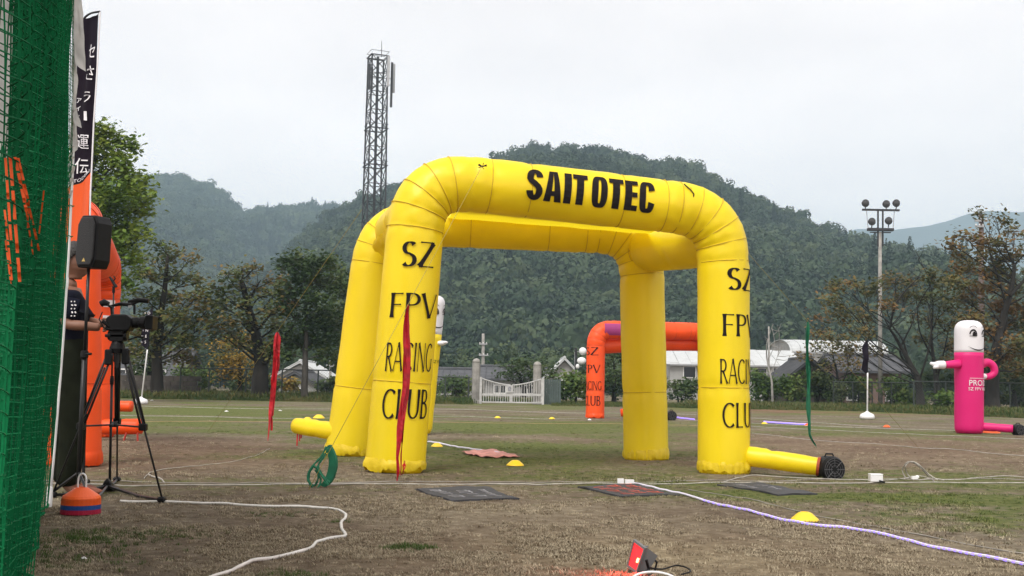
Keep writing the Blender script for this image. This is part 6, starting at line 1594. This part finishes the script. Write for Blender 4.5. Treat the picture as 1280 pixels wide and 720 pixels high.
gable_house('small white house left of the school gate, partly behind bushes', X(563, 78), 78, 3.2, 4, Z(563, 477, 78), Z(563, 464, 78), M_roofg, M_wall, 'x', wins=((-.6, .5, .7, .5), (.8, .5, .5, .5)))
gable_house('grey-roofed house behind the school gate', X(642, 84), 84, 4.2, 5, Z(642, 474, 84), Z(642, 461, 84), M_roofg, M_wall, 'x', wins=((-1, .6, .8, .5), (1, .6, .8, .5)))
gable_house('pale-roofed house behind the bushes right of the school gate', X(703, 80), 80, 2.8, 5, Z(703, 476, 80), Z(703, 451, 80), M_roofp, M_wall, 'y', wins=((0, .9, .8, .7),))
gable_house('house with grey tiled roof and pinkish brown wall behind the right-hand trees', X(1074, 66), 66, 3.2, 5, Z(1062, 464, 66), Z(1062, 448, 66), M_roofg, M_wallb, 'x', over=.5, wins=((-.9, .8, 1.1, .8), (1.2, .8, .9, .8)))
gable_house('low shed with a grey roof left of the brown-walled house', X(1000, 64), 64, 3.0, 4, Z(1000, 478, 64), Z(1010, 452, 64), M_roofg, M_block, 'y')
# long sheds
def shed(label, x0, x1, Y, D, yt, ye, kind_, group=None, wins=()):
    xa, xb = X(x0, Y), X(x1, Y); cx = (xa + xb) / 2; t = thing('long_shed', label, 'building', (cx, Y + D / 2, 0)); zt_ = Z((x0 + x1) / 2, yt, Y + D / 2); ze = Z((x0 + x1) / 2, ye, Y)
    prof = [(0, 0), (D, 0), (D, ze)] + ([(D / 2, zt_ - .1)] if kind_ == 'gable' else []) + [(0, ze)]
    MB().prism(prof, xa + .1, xb - .1, lambda p: Vector((p.z, Y + p.x, p.y))).build('wall', M_wall, t)
    pr_ = [(-.3, ze - .1), (D / 2, zt_), (D + .3, ze - .1)] if kind_ == 'gable' else [(D / 2 - (D / 2 + .2) * math.cos(a), ze + (zt_ - ze) * math.sin(a)) for a in [PI * k / 12 for k in range(13)]]
    n = max(6, int((xb - xa) / .9)); 
    for k in range(n):       # roof sheets, each its own panel
        a = xa - .2 + (xb - xa + .4) * k / n; b_ = xa - .2 + (xb - xa + .4) * (k + 1) / n - .03; lift = .02 * (k % 2)
        mb = MB(); L = [Vector((a, Y + u, v + lift)) for u, v in pr_]; Rr = [Vector((b_, Y + u, v + lift)) for u, v in pr_]; mb.ribbon(L, Rr); mb.ribbon([p - Vector((0, 0, .05)) for p in L], [p - Vector((0, 0, .05)) for p in Rr]); mb.ribbon(L, [p - Vector((0, 0, .05)) for p in L]); mb.ribbon([p - Vector((0, 0, .05)) for p in Rr], Rr); mb.build('roof_sheet', M_roofp, t)
    if kind_ != 'gable':
        for xx in (xa, xb): MB().prism([(u, v) for u, v in pr_] + [(D + .1, ze - .3), (-.1, ze - .3)], xx - .02, xx + .02, lambda p: Vector((p.z, Y + p.x, p.y))).build('end_wall', M_wall, t)
    for px, py, ww, hh in wins:
        c = P(px, py, Y - .03); o = MB().box(c, (ww + .1, .06, hh + .1)).build('window', M_white, t); MB().box(c - Vector((0, .035, 0)), (ww, .02, hh)).build('pane', M_glass, o)
    MB().box((cx, Y - .32, ze - .14), (xb - xa, .12, .12)).build('gutter', M_steel, t)
    return t
shed('long pale shed with ribbed sheet roof behind the right end of the yellow gate', 836, 1003, 88, 8, 437, 455, 'gable', wins=((862, 465, .9, .8), (880, 466, .9, .8), (905, 466, .9, .8), (950, 467, 1.0, .8), (975, 467, 1.0, .8)))
shed('white shed with a rounded roof behind the houses, right of the green streamer', 990, 1108, 104, 9, 426, 440, 'round', wins=((1010, 455, 1.2, .8), (1050, 455, 1.2, .8)))

# ================================================================== TREES
def tree(label, base, trunk, pads, leaf, n_leaf, lsize, bark=M_bark, r0=.25, seed=0, name='tree', cat='tree', group=None, Y=50, dy=1.6, twigs=3, dens=1.0, upness=.0, bare=()):
    """trunk: image points from foot to fork; pads: (px, py, half-width px, half-height px) leafy layers, each given its own depth"""
    r = random.Random(seed); bx, by = base; foot = Vector((X(bx, Y), Y, 0)); t = thing(name, label, cat, foot, group); s = Y / F
    tr = [foot] + [P(x, y, Y + r.uniform(-.2, .2)) for x, y in trunk]; n = len(tr); sm = smooth_pts(tr, 6)
    wood = MB(); m_ = len(sm); wood.tube([p + Vector((noise.noise(p * 1.3) * .06, noise.noise(p * 1.7) * .06, 0)) * (i > 0) for i, p in enumerate(sm)], [r0 * (1.35 if i == 0 else (1.12 if i == 1 else 1)) * (1 - .82 * i / m_) for i in range(m_)], 10)
    wood.build('trunk', bark, t, smooth=True); limbs = MB(); leaves = MB()
    fz = foot.z
    for (px, py, rx, ry) in pads:
        Yp = Y + r.uniform(-dy, dy); c = P(px, py, Yp); 
        # limb leaves the trunk below the pad
        k = min(m_ - 1, max(int(m_ * .35), min(range(m_), key=lambda i: abs(sm[i].z - (c.z - (abs(c.x - sm[i].x) * .55 + .3)))))); st = sm[k]
        mid = st.lerp(c, .5) + Vector((r.uniform(-.2, .2), r.uniform(-.2, .2), r.uniform(-.1, .35) - .10 * (c - st).length)); pl = smooth_pts([st, mid, c], 6)
        pl = [p + Vector((noise.noise(p * 1.1), noise.noise(p * 1.3 + Vector((5, 0, 0))), noise.noise(p * 1.2 + Vector((0, 7, 0))))) * .13 * math.sin(PI * i / (len(pl) - 1)) for i, p in enumerate(pl)]
        rl = r0 * .20 * (1 - .5 * k / m_); limbs.tube(pl, [max(.014, rl * (1 - .8 * i / len(pl))) for i in range(len(pl))], 6)
        hx, hz_ = rx * s, ry * s * 1.35; hy = hx * .9
        for w_ in range(twigs + int(rx / 10)):
            a = r.uniform(0, 6.28); e = c + Vector((math.cos(a) * hx * .85, math.sin(a) * hy * .85, r.uniform(-.6, .8) * hz_)); st2 = pl[r.randrange(len(pl) // 2, len(pl))]
            md_ = st2.lerp(e, .5) + Vector((r.uniform(-.1, .1), r.uniform(-.1, .1), r.uniform(-.05, .2))); limbs.tube([st2, md_, e], [max(.014, rl * .4), .014, .007], 4, cap=False)
        cl = []
        for w_ in range(max(4, int(rx * ry / 14))):      # leafy clumps within the pad
            a = r.uniform(0, 6.28); q_ = r.random() ** .6; cl.append(c + Vector((math.cos(a) * hx * q_, math.sin(a) * hy * q_, r.uniform(-1, 1) * hz_ * (1 - .5 * q_))))
        nl = int((5.6 if Y >= 52 and bx > 1100 else 3.9) * n_leaf * dens * (rx * ry) / 300 * (.8 + .4 * r.random())); cr = min(hx, .28 + hx * .18)
        for w_ in range(nl):
            p = cl[r.randrange(len(cl))] + Vector((r.gauss(0, cr * .6), r.gauss(0, cr * .6), r.gauss(0, cr * .46))); sz = lsize * .68 * r.uniform(.6, 1.3)
            nrm = Vector((r.gauss(0, .6), r.gauss(0, .6) - .2, 1 + upness)).normalized(); leafquad(leaves, p, nrm, sz, r, .62)
    for pp in bare:          # bare limbs traced one by one
        pts = smooth_pts([P(x, y, Y + r.uniform(-.5, .5)) for x, y in pp], 6); limbs.tube(pts, [max(.012, r0 * .25 * (1 - .85 * i / len(pts))) for i in range(len(pts))], 6)
        for w_ in range(7):
            st2 = pts[r.randrange(len(pts) // 3, len(pts))]; a = r.uniform(-.2, PI + .2); e = st2 + Vector((math.cos(a) * .6, r.uniform(-.5, .5), abs(math.sin(a)) * .8)); limbs.tube([st2, st2.lerp(e, .5) + Vector((.05, 0, -.06)), e], [.018, .012, .006], 4, cap=False)
    limbs.build('limbs', bark, t, smooth=True, kind='stuff')
    if leaves.v: leaves.build('crown', leaf, t, kind='stuff')
    return t
LF_bright = leafmat('bright_green_leaves', (.07, .13, .018), (.13, .20, .028), (.22, .27, .045), scale=.9, rand=False)
LF_olive = leafmat('olive_autumn_leaves', (.045, .068, .018), (.085, .105, .026), (.17, .115, .038), scale=.55, rand=False)
LF_dark = leafmat('dark_green_leaves', (.026, .052, .016), (.048, .082, .022), (.085, .105, .030), scale=.6, rand=False)
LF_rust = leafmat('rusty_autumn_leaves', (.055, .070, .018), (.115, .100, .028), (.21, .115, .038), scale=.45, rand=False)
LF_gold = leafmat('golden_leaves', (.10, .10, .016), (.22, .15, .02), (.33, .20, .025), scale=.8, rand=False)
LF_bush = leafmat('bush_leaves', (.032, .065, .012), (.065, .115, .020), (.12, .15, .032), scale=.7, rand=False)

tree('bright green leafy tree behind the banner and speaker at the left', (100, 490), [(102, 430), (104, 360), (108, 300), (112, 240)],
     [(128, 165, 20, 10), (148, 180, 20, 9), (112, 190, 28, 12), (150, 200, 14, 7), (166, 183, 9, 5), (125, 215, 36, 12), (165, 222, 20, 10), (108, 240, 32, 12), (150, 243, 34, 11), (178, 248, 13, 8), (172, 262, 16, 7), (128, 265, 26, 10), (160, 285, 22, 9), (178, 290, 12, 6), (120, 300, 32, 12),
      (150, 312, 24, 9), (168, 325, 12, 6), (130, 340, 24, 10), (155, 350, 12, 8), (115, 370, 26, 12), (145, 375, 8, 6), (70, 260, 30, 30), (60, 330, 30, 24)], LF_bright, 190, .15, seed=11, Y=40, dy=1.1, r0=.22)
tree('olive and rust layered tree right of the small black flag', (196, 495), [(197, 470), (196, 440), (200, 405), (206, 360), (210, 320)],
     [(200, 306, 14, 4), (222, 318, 16, 4), (238, 325, 12, 4), (196, 325, 18, 5), (186, 345, 18, 6), (215, 345, 22, 5), (240, 350, 20, 5), (180, 370, 18, 6), (210, 372, 26, 6), (245, 372, 22, 6), (262, 385, 12, 5), (190, 395, 22, 7), (228, 398, 26, 7), (255, 405, 16, 6), (178, 415, 18, 8), (210, 420, 26, 7), (240, 428, 18, 7), (222, 445, 18, 6), (176, 440, 14, 8)], LF_olive, 170, .16, seed=12, Y=50, dy=1.3, r0=.32)
tree('dark tree with a thick short trunk and rust-tinted top, left of the red streamer', (326, 490), [(326, 474), (326, 455), (322, 430), (316, 405), (308, 375), (302, 350)],
     [(285, 345, 16, 4), (304, 338, 20, 4), (322, 335, 10, 3), (340, 352, 14, 4), (275, 360, 16, 4), (305, 358, 22, 5), (335, 368, 18, 4), (350, 362, 10, 4), (268, 378, 16, 6), (295, 380, 22, 5), (340, 388, 18, 5), (360, 380, 12, 4), (270, 400, 20, 6), (300, 402, 20, 6), (345, 406, 18, 6), (280, 420, 18, 6), (350, 425, 14, 7), (300, 425, 16, 5), (337, 440, 12, 6)], LF_olive, 150, .16, seed=13, Y=50, dy=1.4, r0=.42,
     bare=([(330, 462), (345, 430), (365, 410), (372, 395)], [(318, 410), (312, 380), (320, 360), (326, 350)]))
tree('slender straight tree with two dark green lobes on top, right of the red streamer', (381, 490), [(381, 470), (382, 440), (383, 405), (382, 370), (380, 345)],
     [(362, 328, 13, 7), (352, 333, 8, 5), (375, 322, 10, 7), (383, 335, 14, 7), (402, 322, 13, 7), (412, 330, 12, 7), (396, 337, 14, 7), (375, 352, 22, 6), (402, 355, 24, 6), (420, 350, 14, 8), (366, 368, 20, 6), (396, 374, 26, 7), (360, 390, 22, 6), (400, 393, 28, 7), (375, 405, 22, 6), (412, 412, 22, 9), (362, 425, 20, 7), (395, 425, 24, 8), (410, 445, 14, 8), (360, 445, 12, 6)], LF_dark, 180, .16, bark=M_barkg, seed=14, Y=49, dy=1.2, r0=.17)
tree('dark bushy tree mostly hidden behind the left yellow leg', (432, 492), [(432, 470), (430, 430), (428, 390)], [(425, 345, 14, 8), (436, 365, 22, 10), (420, 385, 18, 9), (440, 400, 24, 12), (425, 425, 20, 10), (440, 450, 22, 12)], LF_dark, 170, .16, seed=15, Y=54, dy=1.2, r0=.25)
tree('low golden yellow tree behind the fence at the left', (300, 490), [(300, 475), (300, 455), (300, 440)], [(285, 432, 16, 7), (305, 428, 18, 7), (325, 434, 12, 6), (278, 450, 16, 7), (302, 450, 22, 8), (325, 455, 12, 7), (290, 466, 20, 7), (315, 470, 14, 6)], LF_gold, 150, .14, seed=16, Y=57, dy=1.0, r0=.14)
tree('tall dark shrubby tree at the far left edge of the field', (188, 492), [(188, 475), (187, 450), (186, 430)], [(180, 420, 14, 8), (190, 440, 16, 9), (176, 455, 12, 10), (196, 462, 14, 8)], LF_dark, 140, .14, seed=17, Y=55, dy=1, r0=.22)
tree('broad dark tree spreading above the school gate', (655, 500), [(655, 488), (652, 476), (650, 466)], [(640, 458, 16, 5), (660, 455, 18, 6), (680, 459, 16, 5), (645, 466, 18, 5), (668, 466, 20, 6), (690, 468, 14, 5), (632, 470, 12, 4), (660, 475, 20, 6)], LF_dark, 190, .15, seed=18, Y=62, dy=1.4, r0=.2)
tree('dark green tree seen between the legs of the far orange gate', (768, 500), [(768, 480), (767, 455)], [(764, 435, 14, 8), (775, 445, 12, 8), (762, 455, 14, 8), (775, 465, 12, 8), (765, 478, 14, 8), (772, 490, 12, 6)], LF_dark, 190, .15, seed=19, Y=58, dy=1, r0=.14)
tree('spreading autumn tree with dark bare limbs leaning left, behind the white flag base', (1150, 512), [(1150, 495), (1147, 475), (1136, 452), (1124, 430), (1112, 410)],
     [(1050, 360, 18, 4), (1068, 355, 14, 4), (1040, 372, 14, 4), (1055, 384, 22, 5), (1078, 395, 18, 4), (1046, 398, 12, 4), (1095, 362, 18, 5), (1120, 350, 18, 5), (1135, 372, 18, 5), (1105, 382, 16, 4), (1075, 415, 16, 4), (1060, 432, 14, 5), (1090, 440, 12, 4), (1140, 350, 14, 4), (1155, 372, 14, 5)], LF_rust, 120, .15, seed=20, Y=54, dy=1.6, r0=.24,
     bare=([(1136, 452), (1128, 425), (1108, 400), (1085, 386), (1068, 370)], [(1112, 410), (1120, 380), (1135, 360), (1150, 345)], [(1148, 478), (1160, 440), (1164, 405), (1158, 372)], [(1140, 460), (1125, 440), (1140, 405), (1146, 385), (1160, 360)], [(1148, 470), (1120, 445), (1095, 432), (1080, 412)]))
tree('dark multi-stemmed autumn tree between the leaning tree and the magenta figure', (1172, 512), [(1172, 495), (1170, 470), (1166, 440), (1164, 415)],
     [(1160, 345, 16, 5), (1178, 352, 16, 5), (1168, 370, 20, 5), (1185, 385, 18, 6), (1160, 398, 18, 5), (1182, 410, 18, 6), (1190, 432, 14, 6), (1156, 425, 14, 5), (1185, 455, 14, 6)], LF_rust, 110, .15, seed=21, Y=56, dy=1.4, r0=.2,
     bare=([(1170, 480), (1180, 440), (1188, 405), (1200, 380)], [(1168, 450), (1150, 415), (1146, 380), (1138, 350)], [(1164, 420), (1166, 380), (1160, 345), (1148, 325)]))
tree('large rust and olive tree at the right edge behind the magenta figure', (1240, 514), [(1240, 495), (1242, 465), (1246, 435), (1252, 405), (1262, 370), (1268, 330)],
     [(1225, 268, 10, 3), (1245, 275, 16, 4), (1268, 290, 12, 4), (1205, 295, 16, 4), (1190, 306, 10, 4), (1228, 302, 20, 5), (1258, 305, 20, 5), (1200, 318, 14, 4), (1240, 322, 24, 5), (1275, 318, 14, 5), (1215, 335, 20, 5), (1250, 342, 24, 6), (1200, 352, 20, 5), (1230, 360, 24, 6), (1268, 358, 20, 6), (1205, 375, 22, 6), (1245, 382, 24, 6), (1275, 385, 14, 7), (1210, 398, 20, 6), (1262, 405, 22, 7), (1235, 415, 20, 7), (1270, 432, 20, 8), (1250, 445, 18, 7), (1225, 450, 14, 7), (1275, 460, 16, 8), (1300, 300, 16, 14), (1305, 350, 16, 16), (1300, 400, 20, 16)], LF_rust, 150, .15, seed=22, Y=52, dy=1.7, r0=.36,
     bare=([(1243, 450), (1225, 430), (1212, 405), (1200, 395)], [(1246, 435), (1258, 400), (1252, 360), (1240, 325), (1232, 290)], [(1262, 370), (1280, 350), (1290, 330)]))
tree('dark green tree on the right edge beneath the rust-coloured crown', (1268, 512), [(1268, 495), (1266, 470)], [(1255, 455, 16, 8), (1275, 462, 18, 9), (1262, 478, 20, 9), (1285, 485, 18, 9)], LF_dark, 150, .15, seed=23, Y=57, dy=1.4, r0=.2)
tree('small autumn tree in front of the white sheds, right of the green streamer', (1050, 508), [(1050, 490), (1046, 465), (1040, 440)], [(1025, 395, 14, 4), (1018, 415, 14, 5), (1052, 425, 14, 5), (1066, 440, 14, 6), (1048, 455, 14, 6), (1010, 445, 12, 6), (1072, 458, 12, 5), (1040, 420, 14, 5), (1022, 432, 16, 5), (1045, 440, 14, 5), (1030, 455, 16, 6)], LF_rust, 110, .14, seed=24, Y=60, dy=1.2, r0=.13, bare=([(1050, 485), (1060, 460), (1058, 435), (1066, 415)],))
tree('thin pale dead-limbed tree standing in the bushes behind the right yellow leg', (966, 505), [(965, 480), (960, 455), (958, 430), (966, 405)], [(960, 470, 8, 4)], LF_bush, 40, .12, bark=M_conc, seed=25, Y=58, dy=.5, r0=.07, bare=([(960, 450), (968, 430), (965, 410)], [(962, 470), (972, 445), (974, 425)]))
# bushes: each one its own
def bush(label, x0, x1, ytop, Y, leaf, seed, ybase=503, n=900, ls=.11):
    r = random.Random(seed); cx = (x0 + x1) / 2; foot = Vector((X(cx, Y), Y, 0)); t = thing('bush', label, 'bush', foot, 'bushes along the far edge'); W = (x1 - x0) / F * Y / 2; H = Z(cx, ytop, Y)
    st = MB()
    for k in range(7):
        a = r.uniform(0, 6.28); e = foot + Vector((math.cos(a) * W * .6, math.sin(a) * W * .4, H * r.uniform(.6, .95))); st.tube([foot + Vector((math.cos(a) * .1, math.sin(a) * .1, 0)), foot.lerp(e, .5) + Vector((0, 0, .1)), e], [.03, .02, .008], 5)
    st.build('stems', M_bark, t, kind='stuff'); lv = MB(); cl = [foot + Vector((r.uniform(-1, 1) * W * .8, r.uniform(-1, 1) * min(W, 1.2) * .6, 0)) + Vector((0, 0, H * (.15 + .72 * r.random() ** .7))) for _ in range(int(10 + W * 9))]
    for k in range(int(n * (W * H) / 1.2)):
        c = cl[r.randrange(len(cl))]; q_ = min(.35, W * .4); p = c + Vector((r.gauss(0, q_ * .7), r.gauss(0, q_ * .7), r.gauss(0, q_ * .5)))
        if p.z < .02 or p.z > H * 1.1: continue
        leafquad(lv, p, Vector((r.gauss(0, .7), r.gauss(0, .7) - .3, .9)).normalized(), ls * r.uniform(.6, 1.3), r, .6)
    lv.build('foliage', leaf, t, kind='stuff'); return t
for i, (lb, x0, x1, yt, Y, lf) in enumerate([
    ('green bush between the left yellow leg and the school gate', 548, 592, 472, 54, LF_bush), ('darker bush behind the left yellow leg, next to the fence', 530, 552, 478, 55, LF_dark),
    ('leafy bush left of the far orange gate', 696, 738, 466, 53, LF_bush), ('darker bush just right of the school gate', 684, 708, 478, 53, LF_dark), ('tall bush behind the left leg of the far orange gate', 726, 760, 455, 57, LF_dark),
    ('dark clipped hedge in front of the long pale shed', 828, 872, 474, 62, LF_dark), ('green bush hard against the right yellow leg', 938, 975, 462, 60, LF_bush), ('dense green bush left of the green streamer', 968, 1008, 468, 59, LF_bush),
    ('dark bush under the small autumn tree', 1000, 1040, 462, 60, LF_dark), ('leafy green bush in front of the brown-walled house', 1052, 1090, 468, 61, LF_bush), ('low olive bush at the left corner of the brown-walled house', 1034, 1062, 478, 59, LF_dark), ('green bush left of the leaning autumn tree', 1098, 1136, 470, 60, LF_bush), ('low green bush at the foot of the leaning autumn tree', 1120, 1160, 488, 55, LF_bush),
    ('green bush left of the magenta figure', 1156, 1196, 462, 58, LF_dark), ('low bush at the left foot of the magenta figure', 1170, 1204, 488, 50, LF_bush), ('dark bush between the two big right-hand trees', 1196, 1232, 440, 60, LF_dark), ('dark bush to the right of the magenta figure', 1225, 1262, 455, 60, LF_dark), ('dark bush at the right edge of the field', 1255, 1300, 465, 60, LF_dark),
    ('green bush before the old dark-roofed house', 215, 262, 458, 58, LF_bush), ('dark bush at the far left under the olive tree', 160, 200, 462, 59, LF_dark), ('yellow-green bush before the small gabled house', 352, 378, 472, 62, LF_gold), ('green bush behind the red streamer', 326, 352, 468, 60, LF_bush),
    ('low dark bush left of the small gabled house', 280, 320, 476, 60, LF_dark), ('green bush between fence and left yellow leg', 398, 426, 470, 58, LF_dark)]):
    bush(lb, x0, x1, yt, Y, lf, 100 + i)
# far belt of woodland joining the gardens to the foot of the hills
pts = []; r = random.Random(9)
for k in range(900):
    Y = r.uniform(125, 240); px = r.uniform(-150, 1450); s = r.uniform(2.4, 4.2); pts.append((Vector((X(px, Y), Y, s * .75)), s, s * r.uniform(.8, 1.1), r.uniform(0, 6.28)))
scatter('valley_wood', pts, pc_d)
